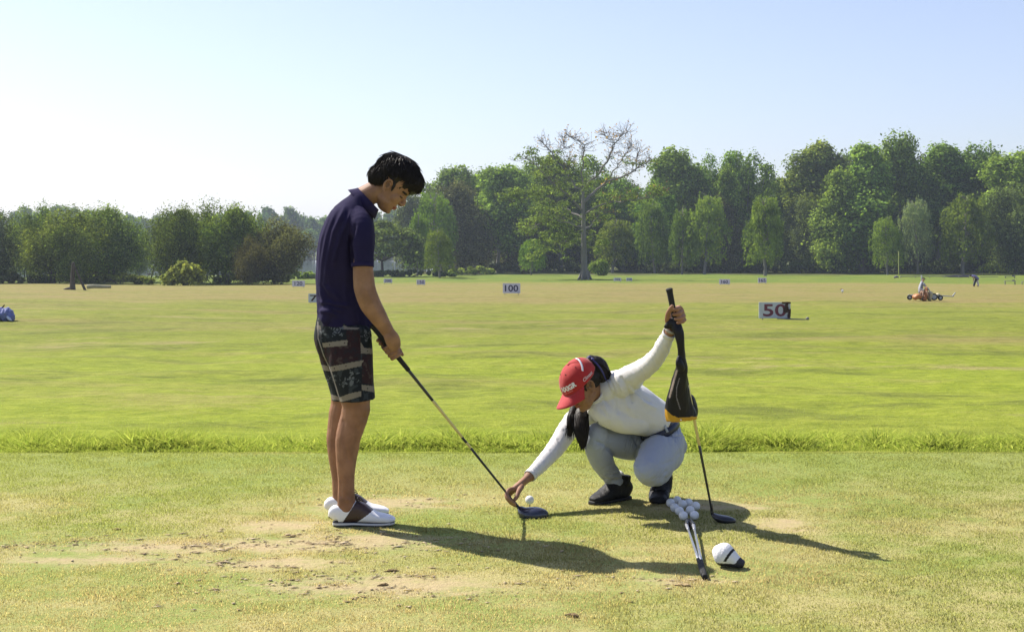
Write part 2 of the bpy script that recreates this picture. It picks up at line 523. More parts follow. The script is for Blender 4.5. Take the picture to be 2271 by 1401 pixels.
def tube_np(pts, rad, n=7, cap=True):
    """tapered tube through pts (k,3) with radii"""
    pts = np.asarray(pts, dtype=float); k = len(pts)
    T = np.gradient(pts, axis=0); T /= np.linalg.norm(T, axis=1)[:, None] + 1e-9
    ref = np.array([0.3, 0.9, 0.2]); ref /= np.linalg.norm(ref)
    A = np.cross(T, ref); A /= np.linalg.norm(A, axis=1)[:, None] + 1e-9
    B = np.cross(T, A)
    th = np.arange(n) / n * 2 * math.pi
    V = pts[:, None, :] + (A[:, None, :] * np.cos(th)[None, :, None] + B[:, None, :] * np.sin(th)[None, :, None]) * np.asarray(rad)[:, None, None]
    V = V.reshape(-1, 3)
    i = np.arange(n); Q = []
    for r in range(k - 1):
        a = r * n + i; b = r * n + (i + 1) % n
        Q.append(np.stack([a, b, b + n, a + n], -1))
    return V, np.concatenate(Q)


def join_np(parts):
    Vs, Fs, o = [], [], 0
    for V, Fc in parts:
        Vs.append(V); Fs.append(Fc + o); o += len(V)
    return np.concatenate(Vs), np.concatenate(Fs)


def leaves(cen, rad, per, size, c1, c2, droop=0.0, shell=0.55, up=0.35, aspect=1.6, seed=0, gap=0.0):
    """leaf sprays round clump centres. cen (k,3), rad (k,3) radii"""
    r_ = np.random.default_rng(seed)
    k = len(cen)
    vol = (rad.prod(1)) ** (2 / 3)
    cnt = np.maximum(2 if per < 10 else 8, (per * k * vol / vol.sum()).astype(int))
    idx = np.repeat(np.arange(k), cnt)
    n = len(idx)
    d = r_.normal(size=(n, 3)); d /= np.linalg.norm(d, axis=1)[:, None]
    flip = (d[:, 2] < -0.2) & (r_.random(n) < 0.55)
    d[flip, 2] *= -1
    rr = shell + (1.05 - shell) * r_.random(n) ** 0.6 + 0.60 * r_.random(n) ** 5
    lump = 0.66 + 0.66 * vnoise(d * 1.0 + idx[:, None] * 3.7, 2.6)
    p = cen[idx] + d * rad[idx] * (rr * lump)[:, None]
    nrm = d * 1.1 + r_.normal(size=(n, 3)) * 0.62 + np.array([0, 0, up])
    nrm /= np.linalg.norm(nrm, axis=1)[:, None]
    t = r_.normal(size=(n, 3)); t[:, 2] -= droop * 2.5
    t -= nrm * (t * nrm).sum(1)[:, None] * (1 - min(droop, 1) * 0.7)
    t /= np.linalg.norm(t, axis=1)[:, None] + 1e-9
    b = np.cross(nrm, t); b /= np.linalg.norm(b, axis=1)[:, None] + 1e-9
    s = size * (0.55 + 0.9 * r_.random(n))[:, None]
    L = t * s * aspect; W = b * s * 0.5
    V = np.concatenate([p - L * 0.5, p + W + nrm * s * 0.12, p + L * 0.5, p - W + nrm * s * 0.12], 0)
    i = np.arange(n)
    Q = np.stack([i, i + n, i + 2 * n, i + 3 * n], -1)
    cl = r_.random(k)[idx] * 0.7 + 0.3 * r_.random(n)
    c = (np.array(c1)[None] * (1 - cl[:, None]) + np.array(c2)[None] * cl[:, None]) * LEAFMUL * np.exp(r_.normal(size=n) * 0.38)[:, None]  # random leaf tone; its wide brightness spread also paints in speckled highlights
    return V, Q, np.tile(c, (4, 1))


def tall_arch(seed, h=24, w=9, base=0.22, c1=(0.03, 0.06, 0.018), c2=(0.085, 0.135, 0.035), nclump=40, per=560, size=0.30, taper=0.15,
              droop=0.2, sway=0.6, multi=1, flat_top=0.0):
    """tall tree in metres, origin at the base; returns (trunk_mesh, crown_mesh)"""
    r_ = np.random.default_rng(seed)
    tubes = []; cen = []; rad = []
    for s_ in range(multi):
        off = r_.normal(size=2) * (0.0 if multi == 1 else w * 0.18)
        lean = r_.normal(size=2) * 0.03 * h + off * 1.3
        zz = np.linspace(0, 0.93, 9)
        path = np.stack([off[0] * 0.3 + lean[0] * zz ** 1.3, off[1] * 0.3 + lean[1] * zz ** 1.3, zz * h * (1 if multi == 1 else 0.8 + 0.2 * r_.random())], -1)
        path[1:, :2] += r_.normal(size=(8, 2)) * 0.12
        tubes.append(tube_np(path, np.interp(zz, [0, 0.06, 1], [0.42, 0.30, 0.05]) * h / 24 / (1 if multi == 1 else 1.5)))
        m = nclump // multi
        for c in range(m):
            t = base + (1 - base) * (c + r_.random()) / m
            u = (t - base) / (1 - base)
            env = w / 2 * (math.sin(math.pi * min(1, 0.12 + 0.80 * u ** 0.8)) ** 0.6) * (1 - taper * u * 0.55)
            a = r_.random() * 2 * math.pi
            rr = env * math.sqrt(r_.random()) * 0.85
            q0 = np.array([np.interp(t, zz, path[:, 0]), np.interp(t, zz, path[:, 1]), t * path[-1, 2] / 0.93 * 0.97])
            cc = q0 + np.array([math.cos(a) * rr, math.sin(a) * rr, r_.normal() * 0.4])
            s = (0.55 + 0.95 * r_.random() ** 1.3) * w * 0.175 * (1.0 if u < 0.8 else 0.75)
            cen.append(cc); rad.append([s, s, s * (1.0 + 0.6 * droop + 0.2 * r_.random() - flat_top)])
            if r_.random() < 0.6:
                st = q0 - np.array([0, 0, 0.09 * h * r_.random() + 0.3])
                st[0] = np.interp(st[2] / path[-1, 2] * .93, zz, path[:, 0]); st[1] = np.interp(st[2] / path[-1, 2] * .93, zz, path[:, 1])
                mid = (st + cc) / 2 + np.array([0, 0, -0.1])
                tubes.append(tube_np([st, mid, cc], [0.09, 0.06, 0.02], 4))
    V, Fq = join_np(tubes)
    trunk = np_mesh('trunk', V, Fq)
    V, Q, c = leaves(np.array(cen), np.array(rad), per, size, c1, c2, droop=droop, seed=seed)
    return trunk, np_mesh('crown', V, Q, c)


def weep_arch(seed, h=18, w=6, c1=(0.028, 0.052, 0.014), c2=(0.105, 0.15, 0.036), n=330, bare=0.10, dens=1.5, hang=0.30):
    """weeping tree: strands of narrow leaf sprays hanging from arched limbs"""
    r_ = np.random.default_rng(seed)
    zz = np.linspace(0, 0.95, 8)
    lean = r_.normal(size=2) * 0.03 * h
    path = np.stack([lean[0] * zz, lean[1] * zz, zz * h], -1); path[1:, :2] += r_.normal(size=(7, 2)) * 0.1
    tubes = [tube_np(path, np.interp(zz, [0, 1], [0.24, 0.04]) * h / 18)]
    P_, S_ = [], []
    for i in range(n):
        t = bare + 0.08 + (0.9 - bare) * r_.random() ** 0.8
        u = (t - bare) / (1 - bare)
        a = r_.random() * 2 * math.pi
        env = w / 2 * math.sin(math.pi * min(0.97, 0.2 + 0.72 * u)) ** 0.5 * (0.35 + 0.65 * r_.random())
        lump = 0.7 + 0.6 * float(vnoise(np.array([[math.cos(a) * 1.5, math.sin(a) * 1.5, t * 5 + seed]]), 1.0)[0])
        q0 = np.array([np.interp(t, zz, path[:, 0]), np.interp(t, zz, path[:, 1]), t * h])
        top = q0 + np.array([math.cos(a) * env * lump, math.sin(a) * env * lump, 0.03 * h + r_.normal() * 0.3])
        ln = hang * h * (0.35 + 0.65 * r_.random()) * min(1, u + 0.35)
        m = int(ln / 0.34 * dens) + 2
        tt = r_.random(m)
        pp = top[None] + np.stack([np.cos(a) * 0.12 * tt * ln + r_.normal(size=m) * 0.14, np.sin(a) * 0.12 * tt * ln + r_.normal(size=m) * 0.14, -tt * ln], -1)
        pp[:, 2] = np.maximum(pp[:, 2], 0.5)
        P_.append(pp)
        if i % 6 == 0: tubes.append(tube_np([q0 - [0, 0, 0.06 * h], (q0 + top) / 2, top], [0.07, 0.05, 0.02], 4))
    p = np.concatenate(P_); k = len(p)
    nrm = r_.normal(size=(k, 3)); nrm[:, 2] *= 0.35; nrm /= np.linalg.norm(nrm, axis=1)[:, None]
    t = np.stack([r_.normal(size=k) * 0.25, r_.normal(size=k) * 0.25, -np.ones(k)], -1); t /= np.linalg.norm(t, axis=1)[:, None]
    b = np.cross(nrm, t); b /= np.linalg.norm(b, axis=1)[:, None]
    s = (0.7 + 0.6 * r_.random(k))[:, None]
    L = t * s * 0.55; W = b * s * 0.12
    V = np.concatenate([p - L * 0.5, p + W, p + L * 0.5, p - W], 0)
    i = np.arange(k); Q = np.stack([i, i + k, i + 2 * k, i + 3 * k], -1)
    m = np.clip(1.1 * vnoise(p, 0.55) - 0.25 + 0.5 * r_.random(k), 0, 1)[:, None]
    c = (np.array(c1)[None] * (1 - m) + np.array(c2)[None] * m) * LEAFMUL
    Vt, Ft = join_np(tubes)
    return np_mesh('trunk', Vt, Ft), np_mesh('crown', V, Q, np.tile(c, (4, 1)))


def spread_arch(seed, h=12, w=16, c1=(0.03, 0.055, 0.018), c2=(0.07, 0.105, 0.03), trunk_h=0.3, nclump=40, per=230, size=0.4, thick=0.12, layers=True, forks=6):
    """broad tree with forking limbs and a spreading crown"""
    r_ = np.random.default_rng(seed)
    tubes = [tube_np([[0, 0, 0], [0.1, 0, h * trunk_h * 0.6], [0.15, 0.05, h * trunk_h]], [0.45 * h / 14, 0.33 * h / 14, 0.3 * h / 14])]
    cen, rad = [], []
    for i in range(forks):
        a = 2 * math.pi * (i + 0.5 * r_.random()) / forks
        e = np.array([math.cos(a) * w * 0.33, math.sin(a) * w * 0.33, h * (0.62 + 0.22 * r_.random())])
        st = np.array([0.15, 0.05, h * trunk_h])
        md = st * 0.45 + e * 0.55 + np.array([0, 0, -0.06 * h])
        tubes.append(tube_np([st, md, e], [0.2, 0.13, 0.05], 5))
    for i in range(nclump):
        a = r_.random() * 2 * math.pi; rr = math.sqrt(r_.random())
        z = (0.95 - 0.42 * rr ** 2 * (0.6 + 0.5 * r_.random())) * h - (0.35 * h * r_.random() ** 2)
        s = w * thick * (0.7 + 0.6 * r_.random())
        cen.append([math.cos(a) * rr * w * 0.44, math.sin(a) * rr * w * 0.44, z]); rad.append([s, s, s * (0.5 if layers else 0.85)])
    V, Fq = join_np(tubes)
    trunk = np_mesh('trunk', V, Fq)
    V, Q, c = leaves(np.array(cen), np.array(rad), per, size, c1, c2, droop=0.1, seed=seed)
    return trunk, np_mesh('crown', V, Q, c)


ARCH = {}
G1, G2 = (0.035, 0.065, 0.020), (0.105, 0.155, 0.045)
ARCH['tall'] = [(tall_arch(11, 24, 9.5, c1=G1, c2=G2), 24, 9.5), (tall_arch(12, 24, 8, c1=G1, c2=G2, multi=2), 24, 9),
                (tall_arch(13, 24, 10.5, c1=(0.03, 0.06, 0.02), c2=(0.095, 0.145, 0.045), droop=0.5), 24, 10.5),
                (tall_arch(14, 24, 8.5, base=0.35, c1=G1, c2=(0.12, 0.165, 0.05), droop=0.4), 24, 8.5),
                (tall_arch(15, 24, 11, base=0.15, c1=(0.032, 0.062, 0.018), c2=(0.1, 0.16, 0.04), multi=3), 24, 12)]
ARCH['pine'] = [(tall_arch(21, 22, 8, base=0.08, c1=(0.035, 0.065, 0.018), c2=(0.105, 0.15, 0.042), taper=1.3, droop=0.35), 22, 8),
                (tall_arch(22, 22, 9, base=0.06, c1=(0.035, 0.065, 0.02), c2=(0.10, 0.15, 0.045), taper=1.2, droop=0.6), 22, 9)]
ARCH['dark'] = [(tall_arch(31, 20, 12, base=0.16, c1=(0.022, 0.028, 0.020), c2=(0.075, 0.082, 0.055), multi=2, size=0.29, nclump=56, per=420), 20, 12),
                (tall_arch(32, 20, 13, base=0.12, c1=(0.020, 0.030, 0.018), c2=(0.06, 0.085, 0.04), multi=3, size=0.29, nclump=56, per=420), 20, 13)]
ARCH['weep'] = [(weep_arch(41), 18, 6), (weep_arch(42, w=7, c1=(0.026, 0.05, 0.013), c2=(0.095, 0.145, 0.036)), 18, 7),
                (weep_arch(43, w=5.5, dens=1.6, c1=(0.035, 0.06, 0.015), c2=(0.13, 0.175, 0.045)), 18, 5.5)]
ARCH['silver'] = [(weep_arch(44, w=8, c1=(0.05, 0.07, 0.055), c2=(0.13, 0.165, 0.13), n=330), 18, 8)]
ARCH['broad'] = [(tall_arch(51, 15, 13, base=0.26, c1=(0.024, 0.044, 0.015), c2=(0.088, 0.118, 0.035), multi=3, droop=0.4, size=0.25, per=480, nclump=54, taper=0.2), 15, 13),
                 (tall_arch(52, 15, 12, base=0.24, c1=(0.026, 0.048, 0.015), c2=(0.10, 0.13, 0.038), multi=3, droop=0.3, size=0.25, per=480, nclump=54, taper=0.3), 15, 12)]
ARCH['maroon'] = [(tall_arch(61, 12, 11, base=0.22, c1=(0.028, 0.028, 0.020), c2=(0.070, 0.075, 0.042), multi=3, size=0.25, per=430, nclump=50, taper=0.5), 12, 11)]
ARCH['acacia'] = [(spread_arch(71, 12, 17, c1=(0.03, 0.05, 0.025), c2=(0.08, 0.11, 0.05)), 12, 17)]
ARCH['round'] = [(tall_arch(81, 16, 13, base=0.1, nclump=30, per=120, size=0.8, multi=2, c1=(0.03, 0.055, 0.025), c2=(0.08, 0.12, 0.05)), 16, 13),
                 (tall_arch(82, 20, 11, base=0.15, nclump=26, per=120, size=0.8, c1=(0.03, 0.055, 0.025), c2=(0.085, 0.125, 0.05)), 20, 11),
                 (spread_arch(83, 15, 15, trunk_h=0.3, nclump=26, per=120, size=0.8, thick=0.16, layers=False), 15, 15)]
NAMES = dict(tall='forest_tree', pine='conifer_tree', dark='dark_tree', weep='weeping_tree', silver='weeping_tree', broad='broadleaf_tree',
             maroon='broadleaf_tree', acacia='spreading_tree', round='lakeside_tree')
_used = {}


def tree(kind, px, d, top, w_px, label, group=None, yaw=None, dy=0.0, var=None):
    """tree whose trunk stands at photo column px, distance d, with its top at photo row top and crown w_px wide"""
    x = (px - PX0) / F * d
    z = gz1(x, d)
    arr = ARCH[kind]
    i = var if var is not None else random.randrange(len(arr))
    (tm, cm), h0, w0 = arr[i]
    h = (H - (top - PY0) / F * d) - z
    w = w_px / F * d
    r = empty(NAMES[kind], (x, d, z - 0.15), label, 'tree', group)
    sz = h / h0 * 0.985
    sx = w / w0
    r.rotation_euler[2] = yaw if yaw is not None else random.random() * 6.28
    r.scale = (sx, sx, sz)
    pale = kind in ('tall', 'weep', 'silver')
    first = (kind, i) not in _used
    _used[(kind, i)] = 1
    for nm, me, mt in (('trunk', tm, M_PALE if pale else M_BARK), ('crown', cm, M_LEAF)):
        if first and not me.materials:
            me.materials.append(mt)
        o = bpy.data.objects.new(nm, me)
        COL.objects.link(o); o.parent = r
    return r


# -- the wood on the right: front individuals seen against darker rows behind
def where(px):
    L = [(905, "just right of the young man's face"), (960, 'left of the 100 board'), (1040, 'well left of the 100 board'),
         (1134, 'straight above the 100 board'), (1190, 'left of the tall half bare tree'), (1250, 'just left of the half bare tree trunk'),
         (1297, 'right behind the half bare tree'), (1350, 'just right of the half bare tree trunk'), (1400, 'above the pair of tiny far boards'),
         (1450, 'left of the raised club grip'), (1490, 'straight above the raised club grip'), (1550, 'right of the raised club grip'),
         (1606, 'above the small board nearest the held club'), (1650, 'between the two small boards right of the club'), (1690, 'above the board under the pale weeping tree'),
         (1735, 'above the torn maroon board'), (1800, 'right of the pale weeping tree'), (1868, 'above the lone white marker'),
         (1930, 'left of the thin yellow pole'), (1993, 'straight above the thin yellow pole'), (2047, 'above the orange ball picker'),
         (2100, 'right of the ball picker rider'), (2160, 'above the bending person'), (2210, 'left of the far low tables'),
         (2260, 'at the right edge of the photo'), (2330, 'just outside the right edge')]
    return min(L, key=lambda a: abs(a[0] - px))[1]


GW = 'trees of the wood along the far side of the range'
used_lab = {}
def wl(base, px, row):
    return f"{base} {where(px)}, {row}"

# (kind, px, distance, top row, width px)
front = [('weep', 962, 238, 425, 95), ('weep', 975, 205, 505, 62), ('dark', 1030, 262, 408, 120), ('tall', 1010, 285, 366, 90), ('tall', 1105, 268, 364, 105),
         ('weep', 1178, 232, 528, 52), ('tall', 1185, 285, 332, 90), ('tall', 1245, 280, 352, 95), ('tall', 1320, 288, 345, 100), ('weep', 1358, 262, 482, 80),
         ('tall', 1395, 280, 384, 90), ('tall', 1440, 270, 396, 95), ('tall', 1505, 276, 326, 105), ('weep', 1452, 258, 440, 66), ('weep', 1513, 252, 458, 52),
         ('weep', 1562, 250, 428, 80), ('tall', 1578, 280, 334, 85), ('tall', 1655, 275, 328, 100), ('weep', 1697, 226, 430, 74), ('tall', 1735, 292, 372, 80),
         ('tall', 1810, 278, 318, 115), ('pine', 1850, 262, 385, 110), ('pine', 1912, 262, 306, 135), ('tall', 1995, 272, 306, 110), ('weep', 1968, 248, 478, 66),
         ('tall', 2080, 274, 316, 125), ('silver', 2035, 252, 436, 70), ('tall', 2165, 276, 328, 110), ('weep', 2135, 250, 428, 105), ('tall', 2240, 262, 338, 120),
         ('dark', 2262, 252, 400, 110), ('dark', 2225, 272, 362, 100), ('tall', 2330, 268, 330, 130), ('tall', 2410, 270, 335, 130), ('dark', 1775, 268, 432, 90),
         ('dark', 1610, 268, 436, 80), ('dark', 1150, 272, 430, 90), ('pine', 1610, 272, 360, 70), ('tall', 1940, 285, 310, 80)]
desc = {'weep': 'pale green weeping tree', 'dark': 'dense dark tree', 'tall': 'tall green tree',
        'pine': 'bright green cone shaped tree', 'silver': 'silvery weeping tree'}
for (k, px, d, top, w) in sorted(front, key=lambda t: t[1]):
    tree(k, px, d, top, w * (1.3 if k == 'tall' else 1.15), wl(desc[k], px, 'front row' if d < 265 else 'second row'), GW)
# rows behind, filling between the crowns
px = 925
j = 0
while px < 2430:
    sky_top = np.interp(px, [925, 1000, 1100, 1200, 1300, 1400, 1440, 1500, 1660, 1740, 1820, 1930, 2080, 2200, 2430], [415, 392, 386, 360, 366, 402, 410, 352, 352, 392, 345, 330, 338, 350, 350])
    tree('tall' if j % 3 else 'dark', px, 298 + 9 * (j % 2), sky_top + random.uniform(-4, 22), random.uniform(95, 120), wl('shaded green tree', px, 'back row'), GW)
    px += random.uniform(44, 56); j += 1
px = 940; j = 0
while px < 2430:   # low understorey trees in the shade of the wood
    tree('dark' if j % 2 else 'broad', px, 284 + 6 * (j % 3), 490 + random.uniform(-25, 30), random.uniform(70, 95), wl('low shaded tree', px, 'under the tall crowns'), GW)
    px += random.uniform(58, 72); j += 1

# -- left groups between the range and the lake
GL = 'trees standing on the lake shore on the left'
tree('dark', -10, 152, 456, 130, 'very dark tall tree cut by the left edge of the photo', GL, var=1)
tree('broad', -190, 156, 462, 150, 'olive tree farther left, outside the frame', GL, var=0)
tree('broad', -300, 160, 466, 160, 'broad tree far left, outside the frame', GL, var=1)
tree('dark', -410, 158, 455, 150, 'dark tree farthest left, outside the frame', GL, var=1)
tree('dark', -95, 150, 450, 130, 'dark tree outside the left edge of the photo', GL, var=0)
tree('broad', 112, 150, 474, 190, 'broad olive green tree third from the left edge, behind the pale stump', GL, var=0)
tree('maroon', 225, 162, 520, 90, 'low dark brownish tree between the two broad trees at far left', GL, var=0)
tree('broad', 160, 146, 500, 110, 'olive tree with a bare pale trunk beside the log', GL, var=1)
tree('broad', 250, 160, 464, 145, 'broad green tree behind the fallen log', GL, var=1)
tree('broad', 376, 150, 466, 115, 'light green tree just above the pale round bush', GL, var=1)
tree('broad', 436, 158, 464, 130, 'light green tree right of the pale round bush', GL, var=0)
tree('broad', 500, 152, 466, 135, 'green tree in the middle of the clump left of the young man', GL, var=1)
tree('broad', 556, 160, 474, 115, 'green tree near the right end of the clump left of the young man', GL, var=0)
tree('maroon', 602, 150, 504, 125, 'dark purple brown tree at the right end of the left clump', GL, var=0)
tree('maroon', 545, 146, 540, 70, 'small brownish tree in front of the left clump', GL, var=0)
tree('acacia', 848, 215, 490, 190, "dark spreading tree right behind the young man's chest", GL, yaw=2.0)
tree('weep', 925, 225, 470, 60, "green weeping tree between the young man's chin and the wood", GL, var=1)
tree('broad', 60, 168, 468, 110, 'shaded green tree between the left edge and the first broad tree', GL, var=0)
tree('broad', 195, 170, 476, 110, 'green tree seen between the two broad trees at far left', GL, var=1)
tree('broad', 305, 205, 520, 70, 'small tree in the gap left of the light green clump', GL, var=0)
tree('broad', 640, 200, 540, 60, 'small tree just right of the purple brown tree', GL, var=1)
# -- far shore, fading in the haze
GF = 'hazy blue trees on the far shore of the lake'
def fl(px):
    L = [(30, 'above the left edge'), (110, 'over the first broad tree'), (190, 'over the gap between the broad trees'), (240, 'over the second broad tree'), (320, 'in the gap left of the light green clump'),
         (380, 'over the pale bush'), (450, 'over the middle of the left clump'), (540, 'over the right part of the left clump'), (620, 'over the purple brown tree'),
         (680, "left of the young man's back"), (760, "behind the young man's shoulder"), (850, "below the young man's chin"), (905, "right of the young man's chin")]
    return min(L, key=lambda a: abs(a[0] - px))[1]
px = -200; j = 0
while px < 940:
    t = np.interp(px, [-40, 60, 110, 180, 300, 360, 440, 540, 600, 700, 760, 850, 940], [460, 466, 462, 460, 470, 468, 470, 462, 460, 475, 478, 470, 470]) + random.uniform(-8, 14)
    a = 'far lakeside tree ' + fl(px)
    tree('round', px, 596 + 12 * (j % 3), t, random.uniform(44, 64), a, GF)
    px += random.uniform(19, 27); j += 1
px = -40; j = 0
while px < 940:
    a = 'low far shore tree ' + fl(px)
    tree('round', px, 590, 515 + random.uniform(-12, 14), random.uniform(40, 60), a, GF)
    px += random.uniform(24, 30); j += 1


# -- shrubs, banks and hedges
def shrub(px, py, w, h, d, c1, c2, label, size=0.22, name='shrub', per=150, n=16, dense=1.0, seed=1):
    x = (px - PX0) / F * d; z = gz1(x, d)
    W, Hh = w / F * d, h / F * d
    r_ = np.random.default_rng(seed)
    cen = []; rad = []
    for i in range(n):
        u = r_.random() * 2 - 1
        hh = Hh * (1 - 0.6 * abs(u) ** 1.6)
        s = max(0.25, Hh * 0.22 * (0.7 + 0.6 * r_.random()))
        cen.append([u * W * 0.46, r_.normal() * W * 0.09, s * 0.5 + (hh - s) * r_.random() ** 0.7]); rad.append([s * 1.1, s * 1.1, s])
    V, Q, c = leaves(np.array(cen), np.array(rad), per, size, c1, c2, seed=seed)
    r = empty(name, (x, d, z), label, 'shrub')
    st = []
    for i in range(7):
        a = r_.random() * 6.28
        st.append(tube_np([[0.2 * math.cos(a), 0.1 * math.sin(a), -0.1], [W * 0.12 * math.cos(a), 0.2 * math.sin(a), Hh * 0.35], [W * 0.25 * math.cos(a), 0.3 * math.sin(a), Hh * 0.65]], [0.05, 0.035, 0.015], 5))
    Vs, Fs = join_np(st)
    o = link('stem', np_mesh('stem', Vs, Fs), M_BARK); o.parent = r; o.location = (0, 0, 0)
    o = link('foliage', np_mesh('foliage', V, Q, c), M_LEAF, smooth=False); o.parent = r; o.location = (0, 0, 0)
    return r


PALE1, PALE2 = (0.06, 0.085, 0.03), (0.15, 0.18, 0.075)
shrub(412, 643, 78, 50, 134, PALE1, PALE2, 'pale round bush at the foot of the left clump', seed=3, n=26)
shrub(30, 625, 190, 22, 150, (0.02, 0.03, 0.015), (0.06, 0.08, 0.03), 'long dark low hedge at the left edge of the range', seed=4, n=40, name='hedge')
shrub(135, 600, 70, 26, 158, PALE1, (0.15, 0.19, 0.07), 'pale drooping bush left of the log', seed=5)
shrub(265, 628, 150, 20, 150, (0.03, 0.035, 0.02), (0.14, 0.19, 0.05), 'low grassy hedge behind the fallen log', seed=6, n=40, name='hedge')
shrub(205, 610, 110, 55, 165, (0.02, 0.028, 0.02), (0.06, 0.07, 0.04), 'dark thicket between the broad trees at left', seed=7, n=34)
shrub(560, 628, 170, 24, 158, (0.02, 0.028, 0.018), (0.055, 0.07, 0.03), 'dark low hedge under the purple brown tree', seed=8, n=40, name='hedge')
shrub(672, 606, 80, 16, 205, (0.05, 0.08, 0.02), (0.13, 0.18, 0.05), "green low bushes on the lake bank left of the young man's back", seed=9, n=24, name='hedge')
shrub(905, 612, 230, 15, 215, (0.02, 0.03, 0.02), (0.06, 0.09, 0.035), 'dark low hedge on the bank above the small far boards', seed=10, n=60, name='hedge')
shrub(1050, 608, 110, 18, 240, PALE1, (0.2, 0.24, 0.09), 'pale tangled bush under the dark tree, left of the 100 board', seed=12, n=26)
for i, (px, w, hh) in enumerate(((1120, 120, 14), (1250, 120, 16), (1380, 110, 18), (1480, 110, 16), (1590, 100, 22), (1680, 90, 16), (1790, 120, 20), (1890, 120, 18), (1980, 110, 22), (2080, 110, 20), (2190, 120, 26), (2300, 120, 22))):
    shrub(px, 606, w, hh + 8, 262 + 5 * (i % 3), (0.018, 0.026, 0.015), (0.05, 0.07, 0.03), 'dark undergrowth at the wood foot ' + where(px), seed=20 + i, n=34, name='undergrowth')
shrub(2205, 590, 70, 26, 262, (0.10, 0.14, 0.03), (0.22, 0.28, 0.07), 'bright clipped green hedge at the foot of the wood, right of the yellow pole', seed=41, n=30, name='hedge')  # leaf colours brighter than the undergrowth around it
shrub(1330, 603, 30, 40, 236, (0.05, 0.09, 0.02), (0.13, 0.18, 0.05), 'small bright bush beside the half bare tree trunk', seed=42, n=16)


